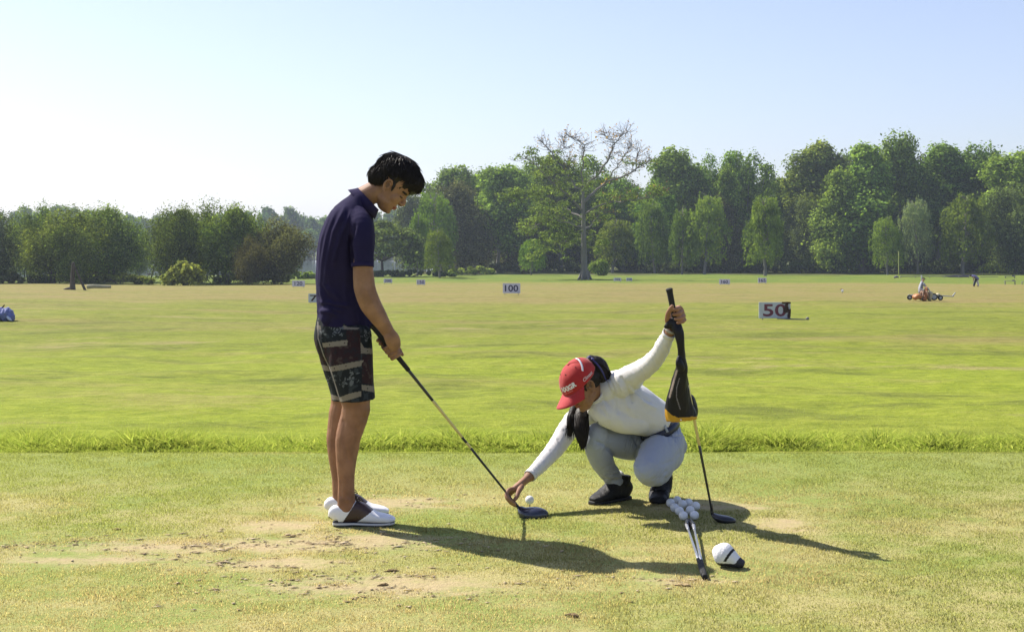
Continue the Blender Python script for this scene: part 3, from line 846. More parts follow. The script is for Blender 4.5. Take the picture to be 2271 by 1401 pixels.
# -- the tall half bare tree: pale trunk, yellow green leaves low and left, bare red-brown twigs on top
def half_bare():
    r_ = np.random.default_rng(99)
    d = 190.0
    base = Vector(((1297 - PX0) / F * d, d, 0)); base.z = gz1(base.x, d)
    S = d / F
    def L(px, py, dy=0.0):
        py = py + max(0, 420 - py) * 0.19
        return np.array([(px - 1297) * S, dy, (622 - py) * S])
    root = empty('half_bare_tree', base, 'tall half bare tree with pale trunk and yellow green leaves standing alone before the wood', 'tree')
    tubes = [tube_np([L(1297, 626), L(1296, 600), L(1295, 550), L(1294, 500), L(1293, 450), L(1293, 410)], [0.55, 0.46, 0.39, 0.32, 0.23, 0.15], 12)]
    for a in np.linspace(0, 6.28, 7)[:-1]:   # buttress roots
        tubes.append(tube_np([np.array([math.cos(a) * 0.4, math.sin(a) * 0.4, 1.2]), np.array([math.cos(a) * 0.65, math.sin(a) * 0.65, 0.4]), np.array([math.cos(a) * 1.1, math.sin(a) * 1.1, -0.2])], [0.18, 0.22, 0.08], 6))
    limbs = [  # (points in photo pixels with depth), start radius
        ([(1294, 452, 0), (1318, 428, 1), (1345, 402, 2), (1395, 378, 3), (1425, 360, 3), (1448, 338, 2)], .30),
        ([(1294, 415, 0), (1325, 385, -1), (1350, 340, -2), (1358, 305, -2), (1375, 280, -2), (1388, 268, -2)], .26),
        ([(1338, 410, 2), (1360, 375, 1), (1380, 345, 0), (1392, 315, 0), (1400, 300, 0)], .16),
        ([(1412, 370, 3), (1415, 340, 3), (1418, 310, 3)], .10),
        ([(1293, 430, 0), (1270, 400, 2), (1255, 370, 2), (1232, 335, 3), (1218, 305, 3), (1200, 288, 3)], .22),
        ([(1270, 400, 2), (1262, 360, 1), (1262, 335, 0)], .10),
        ([(1292, 470, 0), (1262, 440, -3), (1225, 410, -4), (1190, 365, -5), (1165, 345, -5)], .20),
        ([(1290, 420, 0), (1293, 370, -1), (1292, 330, -1), (1296, 300, -1), (1272, 285, -1), (1250, 283, -1)], .18),
        ([(1295, 478, 0), (1335, 455, -3), (1385, 450, -5), (1430, 445, -6), (1465, 430, -6)], .18),
        ([(1296, 512, 0), (1320, 495, 3), (1345, 465, 4), (1365, 440, 4)], .16),
        ([(1293, 508, 0), (1262, 498, -3), (1225, 490, -5), (1190, 500, -6), (1165, 525, -6)], .17),
        ([(1293, 530, 0), (1265, 532, 3), (1245, 545, 4)], .12),
        ([(1292, 485, 0), (1255, 462, 3), (1205, 440, 5), (1160, 440, 5), (1135, 447, 5)], .17),
        ([(1362, 305, -2), (1345, 285, -2), (1340, 270, -1)], .07),
        ([(1232, 335, 3), (1250, 310, 3), (1252, 290, 3)], .07)]
    ends = []
    for pts, r0 in limbs:
        q0 = np.array([L(*p) for p in pts])
        t = np.linspace(0, 1, len(q0)); tt = np.linspace(0, 1, len(q0) * 3)
        q1 = np.stack([np.interp(tt, t, q0[:, i]) for i in range(3)], -1)
        q1[1:-1] += r_.normal(size=(len(q1) - 2, 3)) * 0.10
        tubes.append(tube_np(q1, np.linspace(r0 * 0.72, 0.03, len(q1)), 6))
        ends.append(q1)
    twigs = []; tips = []
    for q1 in ends:
        for i in range(len(q1) // 3, len(q1)):
            for _ in range(5):
                dvec = r_.normal(size=3); dvec[2] = abs(dvec[2]) * 0.9 - 0.15; dvec /= np.linalg.norm(dvec)
                ln = r_.uniform(0.8, 2.2)
                a = q1[i]; m = a + dvec * ln * 0.5 + r_.normal(size=3) * 0.12; b = a + dvec * ln + np.array([0, 0, 0.2])
                twigs.append(tube_np([a, m, b], [0.035, 0.024, 0.012], 4)); tips.append(b)
                if r_.random() < 0.8:
                    b2 = m + (r_.normal(size=3) * 0.5 + dvec * 0.4 + [0, 0, 0.2]) * ln * 0.5
                    twigs.append(tube_np([m, (m + b2) / 2, b2], [0.022, 0.016, 0.01], 4)); tips.append(b2)
    V, Fq = join_np(tubes)
    o = link('trunk', np_mesh('trunk', V, Fq), M_PALE); o.parent = root; o.location = (0, 0, 0)
    V, Fq = join_np(twigs)
    o = link('twigs', np_mesh('twigs', V, Fq), simple('twig', (0.10, 0.085, 0.07), 0.9)); o.parent = root; o.location = (0, 0, 0)
    # leaves: sprays round the twig tips, thick low and left, almost none in the upper right
    tips = np.array(tips); S1 = 1 / S
    px = 1297 + tips[:, 0] * S1; py = 622 - tips[:, 2] * S1
    dens = sstep(py, 330, 440) * np.where(px > 1330, 0.45, 1.0)
    dens = np.where((px < 1250) & (py > 330), np.maximum(dens, 0.55), dens)
    cen = []; rad = []
    for p, w in zip(tips, dens):
        if r_.random() < w * 0.8:
            s = r_.uniform(0.30, 0.75); cen.append(p); rad.append([s * 1.3, s * 1.3, s * 0.6])
    # hanging leafy masses
    for (x0, y0, x1, y1, n) in ((1165, 490, 1290, 580, 60), (1145, 430, 1290, 500, 50), (1180, 350, 1330, 430, 46), (1310, 435, 1440, 485, 17), (1300, 500, 1345, 570, 20), (1170, 520, 1215, 590, 14)):
        for _ in range(n):
            s = r_.uniform(0.25, 0.7)
            cen.append(L(r_.uniform(x0, x1), r_.uniform(y0, y1), r_.uniform(-5, 5))); rad.append([s * 1.4, s * 1.4, s * 0.6])
    V, Q, c = leaves(np.array(cen), np.array(rad), 24, 0.19, (0.09, 0.135, 0.030), (0.25, 0.31, 0.075), seed=5, shell=0.2, up=0.8)
    c /= LEAFMUL
    o = link('crown', np_mesh('crown', V, Q, c), M_LEAF, smooth=False); o.parent = root; o.location = (0, 0, 0)
    # sparse dry buds and leaves on the bare top
    k = dens < 0.5
    tp = tips[k]; tp = tp[::2] + r_.normal(size=(len(tp[::2]), 3)) * 0.1
    V, Q, c = leaves(tp, np.full((len(tp), 3), 0.10), 3, 0.13, (0.12, 0.07, 0.04), (0.25, 0.17, 0.08), seed=6, shell=0.1)
    sel = slice(None)
    o = link('dry_leaves', np_mesh('dry_leaves', V, Q, c), M_LEAF, smooth=False); o.parent = root; o.location = (0, 0, 0)


half_bare()

# twins: tell apart from left to right
_by = {}
for o in COL.objects:
    if o.get('category') == 'tree': _by.setdefault(o['label'], []).append(o)
for l, os_ in _by.items():
    if len(os_) > 1:
        os_.sort(key=lambda o: o.location.x / o.location.y)
        w_ = {2: ['left twin', 'right twin'], 3: ['left of three', 'middle of three', 'right of three']}.get(len(os_)) or [x + ' from left' for x in ('first', 'second', 'third', 'fourth', 'fifth', 'sixth', 'seventh', 'eighth', 'ninth', 'tenth', 'eleventh', 'twelfth', 'thirteenth', 'fourteenth', 'fifteenth', 'sixteenth')]
        for o, w in zip(os_, w_): o['label'] = l + ', ' + w
# ================================================================== SHAPE TOOLS
def catmull(a, sub):
    a = np.asarray(a, dtype=float); k = len(a)
    if k < 3:
        t = np.linspace(0, 1, sub * (k - 1) + 1)[:, None]
        return a[0] * (1 - t) + a[-1] * t
    out = []
    for i in range(k - 1):
        p0 = a[max(i - 1, 0)]; p1 = a[i]; p2 = a[i + 1]; p3 = a[min(i + 2, k - 1)]
        for j in range(sub):
            t = j / sub
            out.append(0.5 * ((2 * p1) + (p2 - p0) * t + (2 * p0 - 5 * p1 + 4 * p2 - p3) * t * t + (3 * p1 - p0 - 3 * p2 + p3) * t ** 3))
    out.append(a[-1])
    return np.array(out)


def limb(pts, ra, rb, hint=(0, 1, 0), n=20, sub=4, caps=(1, 1), ex=2.0, tang=None):
    """closed loft: elliptical sections along a smooth path. rb is the radius along hint, ra across. -> (V, faces)"""
    k = len(pts)
    ra = np.broadcast_to(np.asarray(ra, dtype=float), (k,)); rb = np.broadcast_to(np.asarray(rb, dtype=float), (k,))
    D_ = catmull(np.concatenate([np.array([tuple(p) for p in pts], dtype=float), ra[:, None], rb[:, None]], 1), sub)
    C, A_, B_ = D_[:, :3], np.maximum(D_[:, 3], 1e-4), np.maximum(D_[:, 4], 1e-4)
    T = np.gradient(C, axis=0)
    if tang is not None: T = np.tile(np.asarray(tang, dtype=float), (len(C), 1))
    T /= np.linalg.norm(T, axis=1)[:, None] + 1e-12
    h = np.asarray(hint, dtype=float)
    B = h[None] - T * (T @ h)[:, None]; B /= np.linalg.norm(B, axis=1)[:, None] + 1e-12
    A = np.cross(T, B)
    # round caps
    def capr(end, amt):
        out = []
        s = -1 if end == 0 else 1; i = 0 if end == 0 else -1
        r = min(A_[i], B_[i]) * amt
        for ph in (25, 50, 72, 86):
            ph = math.radians(ph)
            out.append((C[i] + T[i] * s * r * math.sin(ph), A_[i] * math.cos(ph), B_[i] * math.cos(ph), A[i], B[i]))
        return out
    rings = [(C[i], A_[i], B_[i], A[i], B[i]) for i in range(len(C))]
    c0 = capr(0, caps[0]) if caps[0] else []
    c1 = capr(1, caps[1]) if caps[1] else []
    rings = c0[::-1] + rings + c1
    th = np.arange(n) / n * 2 * math.pi
    cs, sn = np.cos(th), np.sin(th)
    e = 2.0 / ex
    cs = np.sign(cs) * np.abs(cs) ** e; sn = np.sign(sn) * np.abs(sn) ** e
    V = [r[0][None] + r[3][None] * (r[1] * cs)[:, None] + r[4][None] * (r[2] * sn)[:, None] for r in rings]
    m = len(rings)
    V = np.concatenate(V + [rings[0][0][None], rings[-1][0][None]], 0)
    Fs = []
    for r in range(m - 1):
        for i in range(n):
            j = (i + 1) % n
            Fs.append((r * n + i, r * n + j, (r + 1) * n + j, (r + 1) * n + i))
    for i in range(n):
        j = (i + 1) % n
        Fs.append((m * n, j, i)); Fs.append((m * n + 1, (m - 1) * n + i, (m - 1) * n + j))
    return V, Fs


def pxlimb(secs, **kw):
    """secs: (px, py, dist, ra in photo pixels, rb in metres)"""
    pts = [P(s[0], s[1], s[2]) for s in secs]
    return limb(pts, [s[3] * s[2] / F for s in secs], [s[4] for s in secs], **kw)


def ell(c, r, X=(1, 0, 0), Y=(0, 1, 0), Z=(0, 0, 1), n=16):
    """ellipsoid with axes X,Y,Z"""
    X, Y, Z = (np.asarray(a, dtype=float) for a in (X, Y, Z))
    c = np.asarray(tuple(c), dtype=float)
    V = []; m = n // 2
    for i in range(1, m):
        ph = math.pi * i / m
        for j in range(n):
            th = 2 * math.pi * j / n
            V.append(c + X * r[0] * math.sin(ph) * math.cos(th) + Y * r[1] * math.sin(ph) * math.sin(th) + Z * r[2] * math.cos(ph))
    V.append(c + Z * r[2]); V.append(c - Z * r[2])
    Fs = []
    for i in range(m - 2):
        for j in range(n):
            k = (j + 1) % n
            Fs.append((i * n + j, (i + 1) * n + j, (i + 1) * n + k, i * n + k))
    t, b = (m - 1) * n, (m - 1) * n + 1
    for j in range(n):
        k = (j + 1) % n
        Fs.append((t, j, k)); Fs.append((b, (m - 2) * n + k, (m - 2) * n + j))
    return np.array(V), Fs


def merge(parts):
    Vs, Fs, o = [], [], 0
    for V, Fc in parts:
        Vs.append(np.asarray(V, dtype=float))
        Fs += [tuple(int(i) + o for i in f) for f in Fc]
        o += len(V)
    return np.concatenate(Vs), Fs


def raw(name, parts):
    V, Fs = merge(parts)
    me = bpy.data.meshes.new(name); me.from_pydata(V.tolist(), [], Fs); me.update()
    return me


def fuse(name, parts, voxel=0.004, smooth=4):
    """union of closed shapes as one continuous skin"""
    me = raw(name, parts)
    bm = bmesh.new(); bm.from_mesh(me); bmesh.ops.recalc_face_normals(bm, faces=bm.faces); bm.to_mesh(me); bm.free()
    o = bpy.data.objects.new('tmp', me); COL.objects.link(o)
    m = o.modifiers.new('r', 'REMESH'); m.mode = 'VOXEL'; m.voxel_size = voxel; m.use_smooth_shade = True
    if smooth:
        m = o.modifiers.new('s', 'SMOOTH'); m.factor = 0.5; m.iterations = smooth
    dg = bpy.context.evaluated_depsgraph_get(); dg.update()
    out = bpy.data.meshes.new_from_object(o.evaluated_get(dg))
    bpy.data.objects.remove(o); bpy.data.meshes.remove(me)
    out.name = name
    return out


def put_co(me, co):
    me.vertices.foreach_set('co', np.asarray(co, dtype=np.float32).ravel()); me.update()


def to_px(co):
    d = co[:, 1]
    return np.stack([PX0 + co[:, 0] / d * F, PY0 + (H - co[:, 2]) / d * F], -1)


def inpoly(p, poly):
    x, y = p[:, 0], p[:, 1]; r = np.zeros(len(p), dtype=bool); k = len(poly)
    for i in range(k):
        x1, y1 = poly[i]; x2, y2 = poly[(i + 1) % k]
        c = ((y1 > y) != (y2 > y)) & (x < (x2 - x1) * (y - y1) / ((y2 - y1) + 1e-12) + x1)
        r ^= c
    return r


def seg_dist(p, line):
    """distance of points p (n,2) to polyline and position along it 0..1"""
    best = np.full(len(p), 1e9); pos = np.zeros(len(p)); m = len(line) - 1
    for i in range(m):
        a = np.array(line[i], dtype=float); b = np.array(line[i + 1], dtype=float); ab = b - a
        t = np.clip(((p - a) @ ab) / (ab @ ab), 0, 1)
        d = np.linalg.norm(p - a - t[:, None] * ab, axis=1)
        k = d < best; best[k] = d[k]; pos[k] = (i + t[k]) / m
    return best, pos


def bm_box(x0, y0, z0, x1, y1, z1, bev=0.0):
    bm = bmesh.new(); bmesh.ops.create_cube(bm, size=1.0)
    for v in bm.verts:
        v.co = Vector(((x0 + x1) / 2 + v.co.x * (x1 - x0), (y0 + y1) / 2 + v.co.y * (y1 - y0), (z0 + z1) / 2 + v.co.z * (z1 - z0)))
    if bev: bmesh.ops.bevel(bm, geom=bm.edges[:] , offset=bev, segments=2, affect='EDGES')
    me = bpy.data.meshes.new('b'); bm.to_mesh(me); bm.free()
    V = get_co(me).astype(float); Fs = [tuple(p.vertices) for p in me.polygons]
    bpy.data.meshes.remove(me)
    return V, Fs


def part(name, parts, mat, parent, smooth=True, loc=(0, 0, 0)):
    """mesh in the local space of its parent"""
    o = bpy.data.objects.new(name, raw(name, parts)); COL.objects.link(o)
    o.data.materials.append(mat)
    if smooth: o.data.polygons.foreach_set('use_smooth', np.ones(len(o.data.polygons), dtype=bool))
    o.parent = parent; o.location = loc
    return o


def text_mesh(txt, size, depth=0.002, bold=0.0, shear=0.0):
    cu = bpy.data.curves.new('t', 'FONT'); cu.body = txt; cu.size = size; cu.extrude = depth; cu.offset = bold; cu.shear = shear
    cu.align_x = 'CENTER'; cu.align_y = 'CENTER'; cu.resolution_u = 3
    o = bpy.data.objects.new('t', cu); COL.objects.link(o)
    dg = bpy.context.evaluated_depsgraph_get(); dg.update()
    me = bpy.data.meshes.new_from_object(o.evaluated_get(dg))
    bpy.data.objects.remove(o)
    V = get_co(me).astype(float); Fs = [tuple(p.vertices) for p in me.polygons]
    bpy.data.meshes.remove(me)
    return V, Fs


def vmat(name, rough=0.7, spec=0.4, bump=0.0, bscale=300, sheen=0.0, weave=False, var=0.10):
    q = NT(name)
    v = q.obj()
    nz = q.noise(v, 40, 4)
    q.set(Base_Color=q.mix(1.0, q.vcol(), q.mix(nz, (1 - var,) * 3, (1 + var,) * 3), 'MULTIPLY'), Roughness=rough)
    q.b.inputs['Specular IOR Level'].default_value = spec
    if sheen:
        q.b.inputs['Sheen Weight'].default_value = sheen; q.b.inputs['Sheen Roughness'].default_value = 0.5
    if bump: q.bump(q.noise(v, bscale, 3), bump)
    return q.m


# ================================================================== GOLF THINGS
M_BALL = simple('ball_white', (0.78, 0.79, 0.80), 0.35, 0.5, 0.03, 60, 0.0015, bscale=420)
M_GRIP = simple('grip_rubber', (0.012, 0.012, 0.013), 0.75, 0.4, 0.3, 200, 0.0015, bscale=500)
M_GOLD = simple('shaft_gold', (0.60, 0.50, 0.20), 0.35, 0.7, 0.12, 40, metallic=0.25)
M_BLK = simple('gloss_black', (0.012, 0.013, 0.018), 0.28, 0.6, 0.2, 40)
M_NAVY = simple('gloss_navy', (0.022, 0.026, 0.050), 0.22, 0.7, 0.15, 40)
M_STEEL = simple('brushed_steel', (0.55, 0.56, 0.58), 0.28, 0.7, 0.08, 90, metallic=0.9)
M_GREYH = simple('grey_hosel', (0.32, 0.33, 0.36), 0.4, 0.6, 0.1, 60, metallic=0.5)


def rod(a, b, r0, r1, n=10):
    a = np.array(tuple(a)); b = np.array(tuple(b))
    return limb([a, (a + b) / 2, b], [r0, (r0 + r1) / 2, r1], [r0, (r0 + r1) / 2, r1], hint=(0.1, 0.9, 0.3), n=n, sub=2, caps=(0.3, 0.3))


def golf_club(top, hosel, label, cuts, grip_len, head_parts, head_mat, grp=None, names=('grip', 'shaft', 'club_head')):
    """top, hosel: world points. cuts: [(fraction, material)] along the shaft"""
    root = empty('golf_club', hosel, label, 'golf club', grp)
    t, h = Vector(top) - Vector(hosel), Vector((0, 0, 0))
    L = t.length
    at = lambda s: t * (1 - s)          # s = 0 at the butt
    g = grip_len / L
    part('grip', [rod(at(0), at(g), 0.0145, 0.0105, 14), rod(at(0) * 1.0, at(0.012), 0.0160, 0.0150, 14)], M_GRIP, root)
    V, Fs = merge([rod(at(g), at(1.0), 0.0074, 0.0048)])
    sh = part('shaft', [(V, Fs)], cuts[0][1], root)
    # banded finish: black, gold, black
    for c in cuts[1:]: sh.data.materials.append(c[1])
    part('club_head', head_parts, head_mat, root)
    return root


# --- driver held by the young man
d1_top = P(826, 721, 6.16); d1_h = P(1152, 1128, 6.40)


def seg_shaft(root, t, segs):
    for o in list(root.children):
        if o.name.startswith('shaft'): bpy.data.objects.remove(o)
    parts_ = []; mats = []
    allV, allF, mi = [], [], []
    off = 0
    for (s0, s1, r0, r1, mat) in segs:
        V, Fs = rod(t * (1 - s0), t * (1 - s1), r0, r1)
        if mat not in mats: mats.append(mat)
        k = mats.index(mat)
        allV.append(V); allF += [tuple(i + off for i in f) for f in Fs]; mi += [k] * len(Fs); off += len(V)
    me = bpy.data.meshes.new('shaft'); me.from_pydata(np.concatenate(allV).tolist(), [], allF)
    for m in mats: me.materials.append(m)
    me.polygons.foreach_set('material_index', np.array(mi, dtype=np.int32))
    me.polygons.foreach_set('use_smooth', np.ones(len(mi), dtype=bool)); me.update()
    o = bpy.data.objects.new('shaft', me); COL.objects.link(o); o.parent = root
    return o


def wood_head(L=0.118, W=0.105, Hh=0.058, lift=0.0, tilt=0.0):
    """club head local: hosel at the origin, toe towards +x, back of the head towards -y (camera)"""
    secs = []
    for x, zc, hz, yc, wy in ((0.004, 0.0, 0.014, 0.0, 0.016), (0.022, -0.012, 0.024, -0.016, 0.034), (0.05, -0.018, 0.030, -0.024, 0.050),
                              (0.08, -0.018, 0.030, -0.024, 0.050), (0.104, -0.018, 0.025, -0.018, 0.038), (0.116, -0.018, 0.016, -0.010, 0.024)):
        k = L / 0.118
        secs.append(((x * k, yc * W / 0.105, zc * Hh / 0.058 + lift + tilt * x), wy * W / 0.105, hz * Hh / 0.058))
    body = limb([s[0] for s in secs], [s[1] for s in secs], [s[2] for s in secs], hint=(0, 0, 1), n=24, sub=4, caps=(0.5, 0.6), ex=2.2)
    return [body]


zc = d1_h.z
root1 = golf_club(d1_top, d1_h, 'driver with gold banded shaft held by the standing young man', [(0, M_BLK)], 0.27,
                  wood_head(0.122, 0.11, 0.066, 0.0, 0.0) + [rod((0, 0, 0), (-0.030, 0, 0.040), 0.0085, 0.0065), limb([(0, 0, 0.004), (0.012, -0.004, -0.012), (0.025, -0.01, -0.02)], [0.010, 0.014, 0.012], [0.010, 0.014, 0.012])], M_NAVY)
t1 = d1_top - d1_h
seg_shaft(root1, t1, [(0.235, 0.40, 0.0078, 0.0072, M_BLK), (0.40, 0.60, 0.0072, 0.0064, M_GOLD), (0.60, 0.63, 0.0066, 0.0062, M_BLK), (0.63, 0.66, 0.0064, 0.006, M_GOLD), (0.66, 1.0, 0.0062, 0.0052, M_BLK)])

# --- fairway wood held upright by the woman
d2_top = P(1484, 641, 6.10); d2_h = P(1580, 1138, 6.28)
root2 = golf_club(d2_top, d2_h, 'fairway wood with gold shaft held upright by the squatting woman', [(0, M_BLK)], 0.27,
                  wood_head(0.098, 0.075, 0.036, -0.004, -0.14) + [rod((0, 0, -0.006), (-0.006, 0, 0.045), 0.0085, 0.0065)], M_BLK)
t2 = d2_top - d2_h
seg_shaft(root2, t2, [(0.235, 0.42, 0.0078, 0.0072, M_BLK), (0.42, 0.69, 0.0072, 0.0064, M_GOLD), (0.69, 1.0, 0.0062, 0.0052, M_BLK)])
# --- two irons lying on the tee, heads at the ball pile
for (hx, hy, bx, by, lab, z1, sgn) in ((1523, 1176, 1560, 1281, 'iron lying on the grass, the left one of the two below the ball pile', 0.030, -1),
                                       (1538, 1178, 1563, 1286, 'iron lying on the grass, the right one of the two below the ball pile', 0.034, 1)):
    hp = PG(hx, hy + 3); hp.z = z1
    bp = PG(bx, by); bp.z = 0.012
    r = empty('golf_club', hp, lab, 'golf club', 'irons lying on the tee')
    t = bp - hp; u = t.normalized()
    part('grip', [rod(t * 0.72, t, 0.0080, 0.0115, 12)], M_GRIP, r)
    part('shaft', [rod(u * 0.07, t * 0.73, 0.0048, 0.0062)], M_STEEL, r)
    part('hosel', [rod(u * -0.01, u * 0.085, 0.0085, 0.0065)], M_GREYH, r)
    hd = [limb([(0, 0, 0), (sgn * -0.006, 0.03, -0.006), (sgn * -0.014, 0.062, -0.008), (sgn * -0.022, 0.095, -0.004)], [0.009, 0.007, 0.007, 0.005], [0.012, 0.020, 0.027, 0.018], hint=(0.3, 0, 1), n=14, caps=(0.5, 0.4), ex=3)]
    part('club_head', hd, M_BLK, r)

# --- balls
ball_me = None


def ball(px, py, label, z=0.0214, d=None, grp=None):
    global ball_me
    if ball_me is None:
        bm = bmesh.new(); bmesh.ops.create_icosphere(bm, subdivisions=4, radius=0.02135)
        ball_me = bpy.data.meshes.new('golf_ball'); bm.to_mesh(ball_me); bm.free()
        ball_me.polygons.foreach_set('use_smooth', np.ones(len(ball_me.polygons), dtype=bool)); ball_me.materials.append(M_BALL)
    o = bpy.data.objects.new('golf_ball', ball_me); COL.objects.link(o)
    dd = d or F * (H - z) / (py - PY0)
    o.location = P(px, py, dd)
    o.rotation_euler = (random.random() * 6, random.random() * 6, 0)
    return tag(o, label, 'golf ball', grp)


ball(1174.5, 1108, "white golf ball on a tee behind the young man's driver head", d=6.56)
tp = P(1174.5, 1108, 6.56)
tee = empty('golf_tee', (tp.x, tp.y, 0), "small wooden tee under the ball by the driver head", 'golf tee')
part('peg', [limb([(0, 0, -0.01), (0, 0, 0.012), (0, 0, tp.z - 0.023)], [0.002, 0.0022, 0.005], [0.002, 0.0022, 0.005], hint=(1, 0, 0), n=10, caps=(0.3, 0.1))], simple('tee_wood', (0.6, 0.45, 0.25), 0.6), tee)
GB = 'white golf balls heaped by the woman'
for px, py, lab in ((1487, 1114.5, 'leftmost golf ball of the heap beside the black boot'), (1502, 1109, 'farthest golf ball of the heap, second from left in the back row'),
                    (1513.5, 1117.5, 'golf ball in the middle of the heap, ringed by the others'), (1527, 1114.5, 'golf ball at the back right of the heap'),
                    (1543, 1121.5, 'rightmost golf ball of the heap'), (1496, 1125, 'golf ball at the front left edge of the heap'),
                    (1507, 1132.5, 'golf ball second from left along the front of the heap'), (1515.5, 1143, 'dull golf ball at the front of the heap, nearest the left iron'),
                    (1530.5, 1131, 'golf ball just right of the gap in the heap'), (1540, 1142, 'brightest golf ball at the front right of the heap, nearest the right iron')):
    ball(px, py, lab, grp=GB)

# --- white head cover lying on the grass
M_HC = vmat('head_cover_cloth', 0.6, 0.4, 0.002, 200)
A0 = PG(1604, 1256); A0.z = 0
s = A0.y / F
pts = [(-0.012, 0.02, 0.052), (0.0, 0.0, 0.050), (0.022, -0.01, 0.040), (0.045, -0.02, 0.028), (0.075, -0.03, 0.016)]
hc = fuse('cover', [limb(pts, [0.030, 0.046, 0.040, 0.028, 0.020], [0.032, 0.048, 0.039, 0.027, 0.015], hint=(0, 0, 1), n=24, caps=(1, 0.3))], 0.003, 3)
co = get_co(hc)
c = np.tile(np.array([0.80, 0.79, 0.80]), (len(co), 1))
ax = np.array([0.62, -0.30, -0.42]); ax /= np.linalg.norm(ax)
tt = (co - np.array([0, 0, 0.05])) @ ax
c[(tt > 0.020) & (tt < 0.030) & (co[:, 2] > 0.03)] = (0.01, 0.01, 0.012)
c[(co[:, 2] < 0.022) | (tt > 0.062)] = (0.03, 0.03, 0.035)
set_col(hc, c)
hr = empty('head_cover', A0, 'white club head cover with a black stripe lying on the grass right of the irons', 'head cover')
o = link('cover', hc, M_HC); o.parent = hr; o.location = (0, 0, 0)

# --- scattered bits on the tee: divots, dry leaves
M_DIV = simple('divot_earth', (0.20, 0.145, 0.075), 0.95, 0.1, 0.4, 80, 0.01, bscale=120)
dv = [(868, 1268, 34, 'long thin divot of dry turf in the sandy patch right below the shoes'), (850, 1300, 26, 'dark divot of turf, the lower one in the sandy patch below the shoes'), (258, 1175, 22, 'dark loose divot left of the long sandy patch'),
      (1268, 1364, 30, 'curled dark divot near the bottom edge of the photo'),
      (1515, 1298, 40, 'broad sandy divot below the ends of the irons'), (640, 1190, 30, 'crumbled divot in the sandy patch left of the shoes')]
for k, (px, py, w, lab) in enumerate(dv):
    g = PG(px, py); wm = w / F * g.y
    r_ = np.random.default_rng(k + 50)
    a = r_.uniform(-0.25, 0.25)
    pts = [(-wm / 2, 0, 0.002), (-wm / 6, wm * a * 0.3, 0.004 + 0.003 * r_.random()), (wm / 5, wm * a, 0.005), (wm / 2, wm * a * 1.6, 0.002)]
    me = fuse('divot', [limb(pts, [0.004, 0.010, 0.012, 0.004], [0.002, 0.004, 0.0045, 0.002], hint=(0, 0, 1), n=10, caps=(1, 1))], 0.003, 1)
    co = get_co(me); co += get_no(me) * ((fbm(co * 1.0 + k, 90, 2) - 0.5) * 0.008)[:, None]; put_co(me, co)
    o = link('divot', me, M_DIV if k < 4 else simple('dry_turf', (0.40, 0.30, 0.16), 0.9, 0.1, 0.3, 90, 0.006, bscale=150)); o.location = g
    tag(o, lab, 'divot')

# ================================================================== RANGE FURNITURE
M_BOARD = simple('board_paint', (0.50, 0.53, 0.60), 0.6, 0.3, 0.22, 5)
M_BOARDW = simple('board_white', (0.60, 0.58, 0.70), 0.6, 0.3, 0.22, 6)
M_INK = simple('black_ink', (0.03, 0.025, 0.09), 0.6)
M_RED = simple('maroon_ink', (0.15, 0.03, 0.06), 0.6)
M_POST = simple('grey_post', (0.22, 0.21, 0.20), 0.8)
M_RUST = simple('weathered_brown', (0.06, 0.035, 0.03), 0.9, 0.2, 0.4, 6)


def board(px0, px1, py0, py1, pbase, txt, label, ink=None, mat=None, fs=0.85, extra=None, wid=None):
    """yardage board whose face spans the pixel box; stands on the range at row pbase"""
    g = PT((px0 + px1) / 2, pbase)
    k = g.y / F
    w = (px1 - px0) * k; zt = H - (py0 - PY0) * k - g.z; zb = H - (py1 - PY0) * k - g.z
    zb = max(zb, 0.05)
    r = empty('distance_board', g, label, 'sign', 'yardage boards on the range')
    part('panel', [bm_box(-w / 2, -0.02, zb, w / 2, 0.02, zt, 0.006)], mat or M_BOARDW, r, smooth=False)
    V, Fs = text_mesh(txt, 1.0, 0.008, 0.018)
    ext = V.max(0) - V.min(0); cc = (V.max(0) + V.min(0)) / 2
    fh = (zt - zb) * fs / ext[1] * 0.78; fw = min(fh * 1.15, w * 0.84 / ext[0])
    if wid: fw = w * wid / ext[0]
    cx = 0.0
    W_ = np.stack([(V[:, 0] - cc[0]) * fw + cx, -0.024 - (V[:, 2]) * 0.5, (V[:, 1] - cc[1]) * fh + (zt + zb) / 2], -1)
    part('number', [(W_, Fs)], ink or M_INK, r, smooth=False)
    for sx in (-0.38, 0.38):
        part('post', [rod((w * sx, 0.035, -0.15), (w * sx, 0.035, zt * 0.8), 0.02, 0.02, 8)], M_POST, r)
    return r, w, zb, zt


r50, w50, zb50, zt50 = board(1683, 1753, 670, 707, 709, '50', 'large pale blue board with a big maroon 50 and a torn dark right side', M_RED, M_BOARD, 1.0, wid=0.74)
r_ = np.random.default_rng(4)
tears = []
for i in range(11):
    x = w50 * (0.28 + 0.21 * r_.random()); z = zb50 + (zt50 - zb50) * r_.random()
    tears.append(bm_box(x - 0.02 - 0.04 * r_.random(), -0.045 - 0.02 * r_.random(), z - 0.03 - 0.13 * r_.random(), x + 0.02 + 0.03 * r_.random(), -0.036, z + 0.04))
tears.append(bm_box(w50 * 0.22, -0.05, zt50 - 0.05, w50 * 0.5, -0.034, zt50 + 0.01))
part('torn_edge', tears, M_RUST, r50, smooth=False)
part('fallen_brace', [rod((w50 * 0.05, -0.15, 0.05), (w50 * 0.95, -0.3, 0.02), 0.022, 0.018), ell((w50 * 0.98, -0.3, 0.05), (0.06, 0.05, 0.06))], M_POST, r50)
board(684, 722, 651, 673, 674, '75', "pale blue board with a dark 75, half hidden behind the young man's back", M_RUST, M_BOARD, 0.9, wid=0.8)
board(1115, 1154, 628, 650, 655, '100', 'white board with a clear black 100 in the middle of the range')
